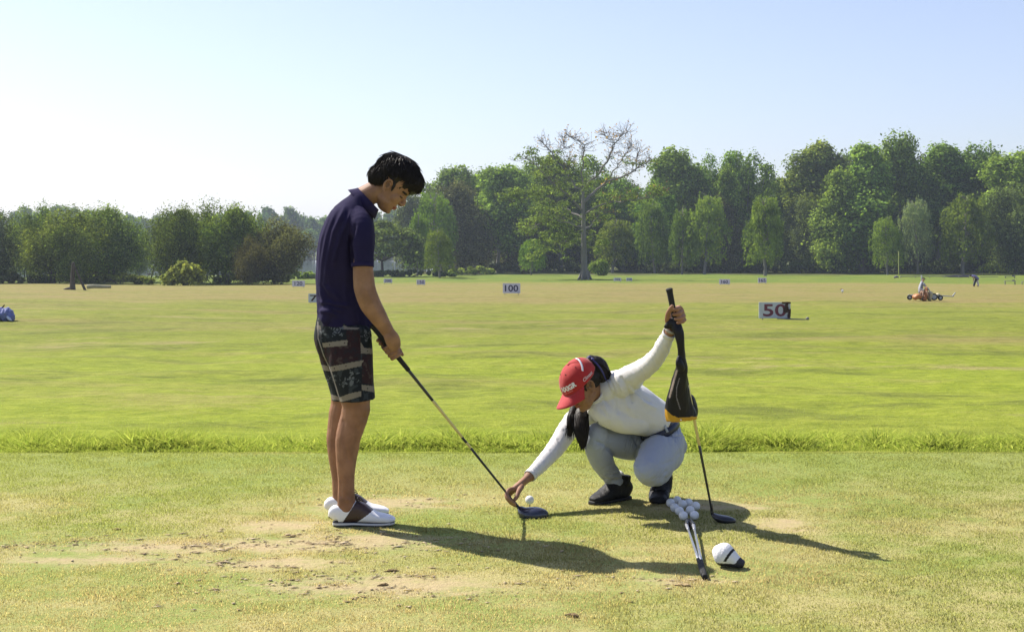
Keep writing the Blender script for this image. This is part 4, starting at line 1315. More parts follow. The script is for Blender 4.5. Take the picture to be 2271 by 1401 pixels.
board(648, 676, 622, 635, 638, '120', "small white board reading 120 left of the young man's back")
board(851, 870, 618, 627, 630, '200', "tiny far board just right of the young man's elbow")
board(924, 943, 620, 631, 633, '150', 'tiny far board between the elbow and the 100 board')
board(1361, 1378, 616, 623, 626, '225', 'left one of the pair of tiny far boards right of the half bare tree')
board(1389, 1402, 616, 623, 626, '200', 'right one of the pair of tiny far boards right of the half bare tree')
board(1595, 1619, 619, 630, 632, '160', 'small white board reading 160 straight above the held up club')
board(1681, 1700, 616, 627, 630, '165', 'small white board reading 165 under the pale weeping tree')

# small yellow green pole
g = PT(1993, 611)
ro = empty('pole', g, 'thin yellow green pole standing at the edge of the wood', 'pole')
part('shaft', [rod((0, 0, -0.1), (0, 0, 2.4 * 0 + 52 / F * g.y), 0.075, 0.065, 10)], simple('yellow_paint', (0.42, 0.45, 0.12), 0.6), ro)
part('cap', [ell((0, 0, 52 / F * g.y), (0.11, 0.11, 0.12), n=12)], simple('pole_cap', (0.30, 0.32, 0.10), 0.6), ro)
# lone white marker
g = PT(1868, 650)
mk = empty('marker', g, 'lone white marker in the tan grass right of the 50 board', 'marker')
part('disc', [ell((0, 0, 0.16), (0.10, 0.10, 0.11), n=14)], M_BALL, mk)
part('peg', [rod((0, 0, -0.05), (0, 0, 0.1), 0.02, 0.02, 8)], M_POST, mk)
part('flag', [bm_box(-0.14, -0.01, 0.22, 0.02, 0.01, 0.30)], simple('flag_brown', (0.3, 0.2, 0.12), 0.8), mk, smooth=False)

# --- fallen log, stump by the left trees
M_LOG = simple('log_wood', (0.34, 0.32, 0.22), 0.9, 0.1, 0.35, 4, 0.03)
g = PT(212, 641)
k = g.y / F
lg = empty('fallen_log', g, 'pale fallen log lying on the grass at the left trees', 'log')
part('bark', [limb([(-18 * k, 0, 5 * k), (-4 * k, 0, 6 * k), (10 * k, 0.3, 5 * k), (30 * k, 0.5, 4.5 * k)], [4.6 * k, 4.2 * k, 3.6 * k, 3.0 * k], [4.6 * k, 4.2 * k, 3.6 * k, 3.0 * k], n=14, caps=(0.1, 0.1))], M_LOG, lg)
part('cut_end', [limb([(-19.0 * k, 0, 5 * k), (-18.2 * k, 0, 5 * k)], [3.9 * k] * 2, [3.9 * k] * 2, n=14, caps=(0.1, 0.1))], simple('cut_wood', (0.5, 0.45, 0.33), 0.8), lg)
g = PT(161, 643)
st = empty('stump', g, 'dark slanted stump left of the fallen log', 'stump')
part('trunk', [limb([(0, 0, -0.1), (0.0, 0, 0.9), (0.05, 0, 1.9)], [0.24, 0.16, 0.12], [0.24, 0.16, 0.12], n=10), limb([(0.9, 0, 0), (0.5, 0, 0.9), (0.15, 0, 1.7)], [0.1, 0.08, 0.05], [0.1, 0.08, 0.05], n=8)], M_BARK, st)
part('root', [limb([(-0.1, 0, 0.12), (-0.5, 0.1, 0.05), (-0.8, 0.1, -0.05)], [0.12, 0.09, 0.04], [0.12, 0.09, 0.04], n=8)], M_BARK, st)

# --- A-shaped dark frame by the lake
g = PT(342, 622)
k = g.y / F
fr = empty('wooden_frame', g, 'dark A shaped frame by the water left of the pale bush', 'frame')
part('leg', [rod((-0.5, 0, 0), (0.15, 0, 38 * k), 0.10, 0.08)], M_RUST, fr)
part('leg', [rod((0.9, 0, 0), (0.75, 0, 40 * k), 0.16, 0.14)], M_BARK, fr)
part('rail', [rod((-0.9, 0, 14 * k), (-0.1, 0, 14 * k), 0.09, 0.09)], M_RUST, fr)

# --- blue tarpaulin heap at the left edge
g = PT(8, 711)
k = g.y / F
M_TARP = simple('blue_tarp', (0.15, 0.18, 0.40), 0.6, 0.3, 0.45, 12, 0.02, bscale=14)
me = fuse('tarp', [ell((-16 * k, 0, 14 * k), (28 * k, 0.35, 16 * k)), ell((8 * k, -0.05, 12 * k), (14 * k, 0.3, 17 * k)), ell((18 * k, -0.1, 7 * k), (9 * k, 0.2, 9 * k))], 0.02, 3)
co = get_co(me); nz = np.abs(fbm(co * np.array([1, 1, 0.35]), 11, 3) - 0.5)
co += get_no(me) * ((nz - 0.1) * 0.22)[:, None]; put_co(me, co)
tr = empty('tarpaulin_heap', g, 'crumpled blue tarpaulin heap cut by the left edge', 'tarpaulin')
o = link('tarp', me, M_TARP); o.parent = tr; o.location = (0, 0, 0)
o = part('corner', [limb([(17 * k, -0.25, 7 * k), (21 * k, -0.3, 3 * k), (25 * k, -0.3, 1 * k)], [0.05, 0.045, 0.02], [0.09, 0.06, 0.03])], simple('pale_tarp', (0.5, 0.55, 0.68), 0.5), tr)
part('stick', [rod((-6 * k, 0, 24 * k), (2 * k, 0, 34 * k), 0.03, 0.02)], M_RUST, tr)

# --- ball picker with a rider (orange machine) on the right


M_OR = simple('orange_paint', (0.42, 0.17, 0.06), 0.5, 0.4, 0.12, 6)
M_TYRE = simple('tyre_rubber', (0.02, 0.02, 0.022), 0.85)
M_GREY = simple('grey_metal', (0.35, 0.37, 0.40), 0.5)
M_TAN = simple('tan_canvas', (0.45, 0.40, 0.26), 0.8)


def ring(c, R, r, axis='y', n=16):
    c = np.array(c, dtype=float); pts = []
    V = []; Fs = []
    m = 8
    for i in range(n):
        a = 2 * math.pi * i / n
        for j in range(m):
            b = 2 * math.pi * j / m
            rr = R + r * math.cos(b); o_ = r * math.sin(b)
            V.append(c + (np.array([rr * math.cos(a), o_, rr * math.sin(a)]) if axis == 'y' else np.array([o_, rr * math.cos(a), rr * math.sin(a)])))
    for i in range(n):
        for j in range(m):
            Fs.append((i * m + j, i * m + (j + 1) % m, ((i + 1) % n) * m + (j + 1) % m, ((i + 1) % n) * m + j))
    return np.array(V), Fs


g = PT(2050, 668)
k = g.y / F
bp = empty('ball_picker', g, 'small orange ball picker machine on the right of the range', 'machine')
X = lambda px: (px - 2050) * k
Z = lambda py: (668 - py) * k
part('hood', [limb([(X(2046), -0.1, Z(666)), (X(2051), -0.1, Z(654)), (X(2053), -0.1, Z(638))], [6 * k, 4.6 * k, 2.2 * k], [0.24, 0.2, 0.1], n=14, ex=3, caps=(0.3, 0.5))], M_OR, bp)
part('gang', [limb([(X(2024), -0.2, Z(662)), (X(2031), -0.2, Z(658)), (X(2038), -0.2, Z(660))], [5 * k, 6 * k, 5 * k], [0.25, 0.3, 0.25], n=14, ex=3, caps=(0.3, 0.3))], M_OR, bp)
part('frame', [rod((X(2014), 0, Z(656)), (X(2085), 0, Z(655)), 0.035, 0.035), rod((X(2046), 0.1, Z(650)), (X(2046), 0.15, Z(612)), 0.03, 0.03), rod((X(2066), 0.1, Z(652)), (X(2060), 0.15, Z(640)), 0.03, 0.03),
               rod((X(2085), 0, Z(657)), (X(2118), 0.2, Z(659)), 0.03, 0.02), rod((X(2116), 0.2, Z(658)), (X(2122), 0.2, Z(650)), 0.04, 0.02)], M_GREY, bp)
for x, y, R in ((2014, 660, 6), (2040, 660, 6.5), (2068, 659, 8), (2082, 661, 6)):
    w = part('wheel', [ring((X(x), -0.25, Z(y)), (R - 2) * k, 2 * k)], M_TYRE, bp)
    o = part('rim', [limb([(X(x), -0.28, Z(y)), (X(x), -0.22, Z(y))], [(R - 2.5) * k] * 2, [(R - 2.5) * k] * 2, hint=(0, 0, 1), n=12, caps=(0.1, 0.1))], M_GREY, w)
part('basket', [limb([(X(2060), -0.1, Z(664)), (X(2062), -0.1, Z(652))], [4 * k, 5 * k], [0.2, 0.22], ex=3), limb([(X(2073), -0.05, Z(660)), (X(2079), -0.05, Z(655))], [4.5 * k, 4 * k], [0.2, 0.2], ex=3)], M_TAN, bp)
part('seat', [bm_box(X(2040), 0.0, Z(652), X(2050), 0.35, Z(646), 0.03)], M_TYRE, bp, smooth=False)

rd = empty('person', g + Vector((X(2044), 0.1, Z(652))), 'person in grey with a dark cap riding the orange ball picker', 'person')
Xr = lambda px: (px - 2044) * k
Zr = lambda py: (652 - py) * k
M_SK = simple('skin_far', (0.35, 0.2, 0.13), 0.6)
body = fuse('body', [limb([(Xr(2044), 0.05, Zr(652)), (Xr(2044), 0.05, Zr(640)), (Xr(2046), 0.0, Zr(630))], [4.2 * k, 4.4 * k, 3.6 * k], [0.13, 0.13, 0.1]),
                     ell((Xr(2049), -0.03, Zr(621)), (2.6 * k, 0.1, 3.6 * k)), limb([(Xr(2046), 0.0, Zr(629)), (Xr(2048), -0.02, Zr(624))], [1.5 * k] * 2, [0.05] * 2),
                     limb([(Xr(2043), -0.1, Zr(632)), (Xr(2040), -0.18, Zr(641)), (Xr(2047), -0.3, Zr(644))], [1.7 * k, 1.4 * k, 1.1 * k], [0.05, 0.045, 0.035]),
                     limb([(Xr(2049), -0.1, Zr(632)), (Xr(2053), -0.18, Zr(639)), (Xr(2056), -0.3, Zr(643))], [1.7 * k, 1.4 * k, 1.1 * k], [0.05, 0.045, 0.035]),
                     limb([(Xr(2043), -0.05, Zr(650)), (Xr(2043), -0.4, Zr(648)), (Xr(2042), -0.42, Zr(660))], [2.2 * k, 2.0 * k, 1.4 * k], [0.08, 0.07, 0.05]),
                     limb([(Xr(2049), -0.05, Zr(650)), (Xr(2052), -0.4, Zr(648)), (Xr(2054), -0.42, Zr(660))], [2.2 * k, 2.0 * k, 1.4 * k], [0.08, 0.07, 0.05])], 0.014, 2)
set_col(body, (0.3, 0.19, 0.13))
o = link('body', body, vmat('skin_rider', 0.6)); o.parent = rd; o.location = (0, 0, 0)
part('jacket', [limb([(Xr(2044), 0.05, Zr(648)), (Xr(2044), 0.05, Zr(640)), (Xr(2046), 0.0, Zr(629))], [4.8 * k, 5.0 * k, 4.0 * k], [0.15, 0.15, 0.11]),
                limb([(Xr(2043), -0.1, Zr(631)), (Xr(2039.5), -0.18, Zr(641)), (Xr(2046), -0.28, Zr(644))], [2.2 * k, 1.9 * k, 1.5 * k], [0.06, 0.055, 0.045]),
                limb([(Xr(2049), -0.1, Zr(631)), (Xr(2053.5), -0.18, Zr(639)), (Xr(2056), -0.28, Zr(643))], [2.2 * k, 1.9 * k, 1.5 * k], [0.06, 0.055, 0.045])],
     simple('grey_jacket', (0.32, 0.33, 0.38), 0.8, var=0.4, nscale=12), rd)
part('cap', [ell((Xr(2049), 0.0, Zr(618.5)), (3.0 * k, 0.12, 2.2 * k)), ell((Xr(2052), -0.1, Zr(619.5)), (2.6 * k, 0.1, 0.6 * k))], M_TYRE, rd)

# --- person bending beside the far net
g = PT(2172, 636)
k = g.y / F
X = lambda px: (px - 2172) * k
Z = lambda py: (636 - py) * k
pr = empty('person', g, 'person in blue and white bending forward beside the far low net', 'person')
legs = [limb([(X(2160), 0, Z(635)), (X(2162), 0, Z(626)), (X(2166), 0, Z(618))], [1.6 * k, 2.0 * k, 2.6 * k], [0.07, 0.09, 0.11]),
        limb([(X(2170), 0.15, Z(635)), (X(2169), 0.15, Z(626)), (X(2167), 0.1, Z(618))], [1.6 * k, 2.0 * k, 2.6 * k], [0.07, 0.09, 0.11])]
torso = limb([(X(2167), 0.05, Z(618)), (X(2163), 0.05, Z(614.5)), (X(2158), 0.05, Z(613))], [3.2 * k, 3.2 * k, 2.6 * k], [0.17, 0.18, 0.14])
arm = [limb([(X(2159), -0.1, Z(614)), (X(2158), -0.15, Z(619)), (X(2157), -0.15, Z(624))], [1.4 * k, 1.2 * k, 0.9 * k], [0.055, 0.045, 0.035])]
body = fuse('body', legs + [torso] + arm + [ell((X(2153), 0.05, Z(612.5)), (2.2 * k, 0.1, 2.2 * k)), limb([(X(2158), 0.05, Z(613)), (X(2154), 0.05, Z(612.5))], [1.2 * k] * 2, [0.06] * 2)], 0.018, 2)
set_col(body, (0.3, 0.19, 0.13))
o = link('body', body, vmat('skin_far_person', 0.6)); o.parent = pr; o.location = (0, 0, 0)
part('shirt', [limb([(X(2168), 0.05, Z(618.5)), (X(2163), 0.05, Z(614.5)), (X(2157.5), 0.05, Z(613))], [3.7 * k, 3.6 * k, 3.0 * k], [0.19, 0.2, 0.16])], simple('blue_shirt', (0.14, 0.14, 0.32), 0.8, var=0.3), pr)
part('trousers', [limb([(X(2160), 0, Z(633)), (X(2162), 0, Z(626)), (X(2166), 0, Z(618))], [2.2 * k, 2.5 * k, 3.0 * k], [0.09, 0.11, 0.13])], simple('dark_trousers', (0.03, 0.03, 0.05), 0.8), pr)
part('trousers', [limb([(X(2170.5), 0.15, Z(633)), (X(2169), 0.15, Z(626)), (X(2167), 0.1, Z(618))], [2.2 * k, 2.5 * k, 3.0 * k], [0.09, 0.11, 0.13])], simple('white_stripe_trousers', (0.6, 0.6, 0.64), 0.8), pr)
part('hair', [ell((X(2152.6), 0.05, Z(611.6)), (2.4 * k, 0.11, 2.2 * k))], M_TYRE, pr)

# --- long low net / boom across the far grass, low tables
g = PT(2060, 617)
k = g.y / F
X = lambda px: (px - 2060) * k
nt = empty('low_net', g, 'long low dark purple net stretched across the far grass right of the yellow pole', 'net')
M_PUR = simple('purple_net', (0.09, 0.07, 0.13), 0.8, var=0.35, nscale=2)
pieces = []
r_ = np.random.default_rng(8)
xs_ = np.linspace(1996, 2150, 26)
pts = [(X(x), 0.2 * math.sin(x), 4.0 * k + 0.12 * k * r_.normal()) for x in xs_]
th = [(0.9 + 1.4 * sstep(np.array([x]), 2080, 2120)[0]) * k for x in xs_]
part('mesh_sheet', [limb(pts, 0.05, th, hint=(0, 0, 1), n=8, sub=2, ex=2.5, caps=(0.5, 0.5))], M_PUR, nt)
for x in (1998, 2030, 2062, 2094, 2126, 2149):
    part('stake', [rod((X(x), 0, -0.1), (X(x), 0, 5.2 * k), 0.05, 0.05)], M_POST, nt)
part('winch', [limb([(X(1984), 0, 0.4 * k + 0.1), (X(1988), 0, 3 * k), (X(1992), 0, 2 * k)], [2 * k, 2.4 * k, 1.5 * k], [0.2, 0.25, 0.2])], M_PUR, nt)
part('rope', [rod((X(2175), 0.2, 2.6 * k), (X(2215), 0.2, 3.0 * k), 0.04, 0.03)], M_PUR, nt)
for (px, py, w, h, lab, mt) in ((2240, 617, 24, 5, 'low dark purple bench, the farther one at the right edge', M_PUR), (2240, 631, 26, 9, 'low bare wooden bench in the dry grass at the right edge', M_POST), (2270, 631, 8, 7, 'end of a low bench cut by the right edge of the photo', M_POST)):
    g = PT(px, py); k = g.y / F
    bn = empty('bench', g, lab, 'bench')
    part('seat', [bm_box(-w / 2 * k, -0.2, (h - 1.6) * k, w / 2 * k, 0.2, h * k * 0.92, 0.02)], mt, bn, smooth=False)
    for sx in (-0.42, 0.42):
        part('leg', [rod((w * sx * k, 0, -0.05), (w * sx * k, 0, (h - 1.2) * k), 0.06, 0.05)], mt, bn)
    part('backrest', [bm_box(w * 0.22 * k, 0.12, (h - 1) * k, w * 0.46 * k, 0.2, (h + 1.5) * k, 0.02)], mt, bn, smooth=False)
# ================================================================== PEOPLE TOOLS
def skin_mat(name):
    q = NT(name)
    v = q.obj()
    nz = q.noise(v, 14, 7); nf = q.noise(v, 160, 3)
    c = q.mix(1.0, q.vcol(), q.mix(q.ramp(nz, 0.3, 0.7), (0.80, 0.76, 0.74), (1.14, 1.12, 1.12)), 'MULTIPLY')
    q.set(Base_Color=c, Roughness=0.6)
    q.b.inputs['Specular IOR Level'].default_value = 0.25
    q.b.inputs['Subsurface Weight'].default_value = 0.12
    q.b.inputs['Subsurface Radius'].default_value = (0.012, 0.005, 0.003)
    q.bump(nf, 0.0008, 0.6)
    return q.m


M_HAIR = NT('hair_black')
M_HAIR.set(Base_Color=M_HAIR.mix(M_HAIR.noise(M_HAIR.pos(), 14, 3), (0.006, 0.005, 0.005), (0.020, 0.014, 0.011)), Roughness=0.55)
M_HAIR.b.inputs['Specular IOR Level'].default_value = 0.28
M_HAIR = M_HAIR.m


class Frame:
    """local frame: f forward, l towards the person's left, u up"""
    def __init__(s, O, f, u):
        s.O = np.array(tuple(O), dtype=float)
        s.f = np.array(f, dtype=float); s.f /= np.linalg.norm(s.f)
        u = np.array(u, dtype=float); u -= s.f * (u @ s.f); s.u = u / np.linalg.norm(u)
        s.l = np.cross(s.u, s.f)
    def __call__(s, a, b, c): return s.O + s.f * a + s.l * b + s.u * c
    def inv(s, co):
        d = co - s.O
        return np.stack([d @ s.f, d @ s.l, d @ s.u], -1)
    def ell(s, c, r, n=16): return ell(s(*c), r, s.f, s.l, s.u, n)


def head_parts(K, fem=False):
    """closed shapes of a head in frame K (centre between the ears, at eye height)"""
    w = 0.95 if fem else 1.0
    sl = [(-0.105, .060, .010, .016), (-0.096, .067, -.005, .030), (-0.080, .071, -.022, .043), (-0.060, .074, -.036, .052), (-0.040, .076, -.050, .058),
          (-0.020, .078, -.066, .063), (0.0, .0765, -.090, .0675), (0.020, .083, -.102, .071), (0.040, .086, -.106, .074), (0.060, .082, -.106, .0755),
          (0.080, .070, -.100, .071), (0.100, .046, -.082, .057), (0.113, .015, -.055, .036)]
    if fem: sl = sl[:-2]
    pts = [K((a + b) / 2, 0, z) for z, a, b, ww in sl]
    out = [limb(pts, [(a - b) / 2 for z, a, b, ww in sl], [ww * w for z, a, b, ww in sl], hint=K.l, n=32, sub=2, caps=(0.4, 0.5), ex=2.15, tang=K.u)]
    k = 0.88 if fem else 1.0
    out.append(limb([K(.070, 0, .020), K(.079, 0, .002), K(.0905 if fem else .094, 0, -.020), K(.084, 0, -.033)], [.010, .010, .0095 * k, .008], [.007, .0075, .0095 * k, .009], hint=K.l, n=12))
    for s in (-1, 1):
        out.append(K.ell((.084, s * .010 * k, -.029), (.009, .007, .0065), 12))
        out.append(K.ell((.069, s * .030, .020), (.014, .020, .007), 12))       # brow
        out.append(K.ell((.046, s * .036, -.024), (.028, .026, .026), 14))      # cheek
        out.append(K.ell((.066, s * .030, .000), (.0125, .0145, .0085), 12))    # eyelid
        out.append(K.ell((.014, s * .038 * w, -.060), (.044, .018, .024), 14))  # jaw
        # ear: helix, lobe, tragus
        e = [K(.006, s * .074 * w, .010), K(-.004, s * .083 * w, .024), K(-.020, s * .086 * w, .018), K(-.024, s * .084 * w, -.004), K(-.014, s * .079 * w, -.026), K(-.002, s * .075 * w, -.032)]
        out.append(limb(e, [.004, .005, .0052, .005, .0055, .005], [.004, .005, .005, .005, .005, .005], hint=K.l, n=10))
        out.append(K.ell((-.010, s * .073 * w, -.004), (.014, .005, .024), 12))
        out.append(K.ell((.004, s * .073 * w, -.010), (.005, .006, .007), 10))
    out.append(K.ell((.0755, 0, -.0565), (.0095, .021, .0058), 14))
    out.append(K.ell((.0745, 0, -.0665), (.0095, .018, .0062), 14))
    out.append(K.ell((.060, 0, -.092), (.016, .022, .014), 14))
    return out


def head_paint(co, c, K, lip=(0.30, 0.10, 0.08), brow=(0.02, 0.015, 0.012)):
    L = K.inv(co)
    a, b, z = L[:, 0], L[:, 1], L[:, 2]
    ab = np.abs(b)
    m = (np.abs(z + .061) < .010) & (ab < .022 * (1 - np.abs(z + .061) / .03)) & (a > .068); c[m] = lip
    m = (np.abs(z + .0615) < .0018) & (ab < .021) & (a > .066); c[m] = np.array(lip) * 0.4
    m = (np.abs(z - .021 - .10 * (ab - .03) * (ab < .035)) < .0045) & (ab > .013) & (ab < .050) & (a > .05); c[m] = brow
    m = (np.abs(z + .003 + 3 * (ab - .030) ** 2) < .0028) & (ab > .016) & (ab < .044) & (a > .05); c[m] = (0.012, 0.009, 0.008)
    m = (np.hypot(z + .034, ab - .0075) < .0035) & (a > .078); c[m] = (0.07, 0.03, 0.02)
    m = (np.hypot((a + .008) / 1.0, (z + .002) / 1.6) < .0075) & (ab > .066); c[m] = c[m] * 0.5
    return c


def grip_finger(c, ax, outv, t0, t1, R, r, root=None, n=7, r_tip=0.85):
    """finger curled round an axis: c point on the axis, outv direction of angle 0"""
    ax = np.array(tuple(ax), dtype=float); ax /= np.linalg.norm(ax)
    o = np.array(tuple(outv), dtype=float); o -= ax * (o @ ax); o /= np.linalg.norm(o)
    q_ = np.cross(ax, o); c = np.array(tuple(c), dtype=float)
    th = np.linspace(t0, t1, n)
    RR = np.where((np.arange(n) % 3) == 1, R * 1.10, R)
    pts = [c + (o * math.cos(t) + q_ * math.sin(t)) * rr for t, rr in zip(th, RR)]
    rad = list(np.linspace(r, r * r_tip, n))
    rad = [x * (1.06 if i % 3 == 1 else 0.97) for i, x in enumerate(rad)]
    if root is not None: pts = [np.array(tuple(root))] + pts; rad = [r * 1.1] + rad
    return limb(pts, rad, rad, hint=tuple(ax), n=12, sub=3, caps=(1, 1))


def strands(name, curves, mat, parent, r=0.0022, k=3):
    parts_V, parts_F, o = [], [], 0
    for pts, rr in curves:
        pts = np.asarray(pts); m = len(pts)
        rad = rr * np.concatenate([[0.7], np.ones(m - 2), [0.15]]) if m > 2 else np.full(m, rr)
        V, Q = tube_np(pts, rad, k)
        parts_V.append(V); parts_F.append(Q + o); o += len(V)
    me = np_mesh(name, np.concatenate(parts_V), np.concatenate(parts_F))
    ob = bpy.data.objects.new(name, me); COL.objects.link(ob); me.materials.append(mat)
    me.polygons.foreach_set('use_smooth', np.ones(len(me.polygons), dtype=bool))
    ob.parent = parent; ob.location = -parent.location
    return ob


def child(name, me, mat, parent):
    """mesh authored in world coordinates, parented to an empty (or to one of its parts)"""
    ob = bpy.data.objects.new(name, me); COL.objects.link(ob)
    if mat: me.materials.append(mat)
    me.polygons.foreach_set('use_smooth', np.ones(len(me.polygons), dtype=bool))
    ob.parent = parent
    if parent.type == 'EMPTY': ob.location = -parent.location
    return ob


# ================================================================== THE YOUNG MAN
gm = PG(800, 1160)
man = empty('person', (gm.x, 6.27, 0), 'young man in navy polo and patterned shorts standing with bowed head over his club', 'person')
M_SKIN = skin_mat('skin_tan')
KM = Frame(P(868, 415, 6.25), (0.74, -0.04, -0.67), (0.67, 0, 0.74))
DN, DFar = 6.17, 6.37
near_leg = [(770, 790, DN, 44, .085), (782, 840, DN, 40, .080), (789, 893, DN, 32, .066), (787, 918, DN, 31, .060), (781, 940, DN, 30, .055), (773, 968, DN, 28.5, .055), (770, 992, DN, 26.5, .053),
            (768, 1030, DN, 22, .046), (768, 1065, DN, 18.5, .038), (768, 1098, DN, 19, .034), (768, 1125, DN, 20, .032)]
far_leg = [(758, 790, DFar, 44, .085), (768, 840, DFar, 38, .080), (768, 890, DFar, 34, .064), (762, 918, DFar, 33, .058), (757, 945, DFar, 31, .055), (753, 970, DFar, 29, .055), (752, 995, DFar, 26.5, .053),
           (753, 1030, DFar, 22, .045), (755, 1062, DFar, 19, .037), (756, 1096, DFar, 19, .034), (756, 1116, DFar, 20, .032)]
g1d = (d1_h - d1_top).normalized()
def on_grip(f): return d1_top + (d1_h - d1_top) * f
c_r = [on_grip(f) for f in (0.104, 0.122, 0.140, 0.157)]      # right (near, lower) hand
c_l = [on_grip(f) for f in (0.064, 0.081, 0.098, 0.114)]      # left hand above it
nrm = np.array([0.78, 0.0, 0.62])
cam_v = np.array([0.0, -1.0, 0.0])
hand = []
o_r = nrm * 0.85 + cam_v * 0.35
sgn = 1 if np.cross(np.array(g1d), o_r / np.linalg.norm(o_r)) @ cam_v > 0 else -1
wr = P(860, 733, 6.10)
for i, c in enumerate(c_r):
    R = 0.0215; r = (0.0096, 0.0102, 0.0100, 0.0092)[i]
    hand.append(grip_finger(c, g1d, o_r, sgn * 0.1, sgn * (3.5 + 0.1 * i), R + 0.004, r, n=8))
pal = [wr, P(867, 746, 6.10), P(873, 758, 6.12), P(878, 770, 6.14)]
hand.append(limb(pal, [.026, .033, .035, .027], [.021, .019, .017, .014], hint=(0.3, -0.9, 0.1), n=18))
hand.append(limb([P(866, 745, 6.11), on_grip(0.105) + Vector(nrm * 0.03), on_grip(0.140) + Vector(nrm * 0.028), on_grip(0.172) + Vector(nrm * 0.022 + cam_v * -0.006)], [.013, .0115, .010, .008], [.013, .0115, .010, .008], n=12))
for i, c in enumerate(c_l):
    r = (0.0088, 0.0092, 0.0092, 0.0085)[i]
    hand.append(grip_finger(c, g1d, nrm * 0.6 - cam_v * 0.5, -sgn * 0.1, -sgn * 2.3, 0.0245, r, n=8))
wl_ = P(842, 712, 6.27)
hand.append(limb([wl_, P(850, 728, 6.25), P(858, 743, 6.23), P(866, 755, 6.22)], [.024, .03, .03, .022], [.019, .017, .015, .013], hint=(0.3, 0.9, 0.1), n=16))
hand.append(limb([P(854, 730, 6.24), on_grip(0.07) + Vector(nrm * 0.026), on_grip(0.10) + Vector(nrm * 0.022), on_grip(0.12) + Vector(nrm * 0.02)], [.012, .011, .010, .008], [.012, .011, .010, .008], n=12))
arm_n = [(801, 505, 6.10, 14, .030), (803, 540, 6.06, 17, .036), (804.5, 575, 6.05, 20, .038), (805, 592, 6.05, 22.3, .041), (807, 622, 6.05, 23.5, .041), (811, 648, 6.05, 24, .042), (822, 675, 6.06, 23.5, .042),
         (835, 697, 6.07, 21, .038), (848, 716, 6.085, 17.5, .031), (860, 735, 6.10, 14.5, .024)]
arm_f = [(800, 505, 6.40, 14, .030), (803, 545, 6.44, 17, .036), (806, 600, 6.44, 19, .040), (811, 640, 6.42, 18, .038), (822, 670, 6.38, 17, .036), (834, 695, 6.32, 14, .030), (843, 713, 6.27, 12, .024)]
neck = [(792, 452, 6.26, 26, .07), (806, 440, 6.26, 26, .062), (820, 431, 6.255, 24.5, .056), (834, 424, 6.25, 25, .055), (848, 418, 6.25, 27, .055)]
torso_b = [(763, 730, 6.27, 54, .14), (765, 680, 6.27, 54, .135), (765, 620, 6.26, 56, .14), (766, 570, 6.26, 57, .155), (772, 525, 6.26, 50, .15), (780, 490, 6.26, 38, .12), (788, 462, 6.26, 24, .075)]
body = fuse('body', [pxlimb(torso_b), pxlimb(near_leg), pxlimb(far_leg), pxlimb(arm_n), pxlimb(arm_f), pxlimb(neck)] + head_parts(KM) + hand, 0.0028, 4)
co = get_co(body)
px = to_px(co)
c = np.tile(np.array([0.275, 0.155, 0.096]), (len(co), 1))
ar = (px[:, 1] > 880); c[ar] = (0.28, 0.148, 0.085)
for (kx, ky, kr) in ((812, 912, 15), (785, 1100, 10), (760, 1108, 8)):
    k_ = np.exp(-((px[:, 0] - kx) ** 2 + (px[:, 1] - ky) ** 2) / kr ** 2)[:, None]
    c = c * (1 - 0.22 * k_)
legm = sstep(px[:, 1], 885, 900)
no = get_no(body)
rel = 0.004 * np.exp(-((px[:, 0] - 815) ** 2 + (px[:, 1] - 908) ** 2) / 64) - 0.003 * np.exp(-((px[:, 0] - 806) ** 2 + (px[:, 1] - 926) ** 2) / 50)
d_, s_ = seg_dist(px, [(792, 950), (790, 1000), (782, 1060)]); rel -= 0.0025 * np.exp(-(d_ / 4) ** 2)
d_, s_ = seg_dist(px, [(762, 935), (764, 985), (772, 1020)]); rel -= 0.0035 * np.exp(-(d_ / 5) ** 2)
d_, s_ = seg_dist(px, [(757, 1060), (756, 1100)]); rel -= 0.0030 * np.exp(-(d_ / 3) ** 2)
rel += 0.004 * np.exp(-((px[:, 0] - 772) ** 2 + (px[:, 1] - 1108) ** 2) / 30)
rel *= legm
d_, s_ = seg_dist(px, [(812, 640), (830, 680), (850, 715)]); rel += 0.0025 * np.exp(-(d_ / 5) ** 2) * (px[:, 1] < 730)
rel += (fbm(co, 22, 3) - 0.5) * 0.004 * (1 - np.exp(-(((co - KM.O) ** 2).sum(1)) / 0.02))
put_co(body, co + no * rel[:, None])
c = head_paint(co, c, KM)
set_col(body, c)
child('body', body, M_SKIN, man)

# ---- polo shirt
sh = [(763, 722, 6.27, 62, .165), (765, 696, 6.27, 60.5, .158), (764, 660, 6.27, 61.5, .158), (762.5, 620, 6.27, 63, .165), (764, 580, 6.26, 63, .175), (768, 545, 6.26, 62.5, .19),
      (774, 515, 6.26, 58.5, .20), (781, 488, 6.26, 50, .20), (789, 466, 6.26, 40, .165), (797, 449, 6.26, 29, .11), (803, 438, 6.26, 24, .085)]
slv_n = [(790, 482, 6.14, 27, .052), (800, 500, 6.08, 26, .055), (803, 530, 6.055, 25, .056), (804, 560, 6.05, 24, .055), (804, 591, 6.045, 24.5, .054)]
slv_f = [(790, 482, 6.38, 27, .052), (800, 500, 6.43, 26, .055), (803, 540, 6.455, 25, .056), (805, 585, 6.455, 24, .054)]
tail = [(738, 690, 6.20, 28, .09), (728, 705, 6.20, 25, .09), (722, 713, 6.20, 22, .085)]
shirt = fuse('polo_shirt', [pxlimb(sh, caps=(0, 0.3), n=32), pxlimb(slv_n, caps=(1, 0), n=24), pxlimb(slv_f, caps=(1, 0), n=24), pxlimb(tail, caps=(0.5, 0.1))], 0.0042, 3)
co = get_co(shirt); no = get_no(shirt); px = to_px(co)
disp = np.zeros(len(co))
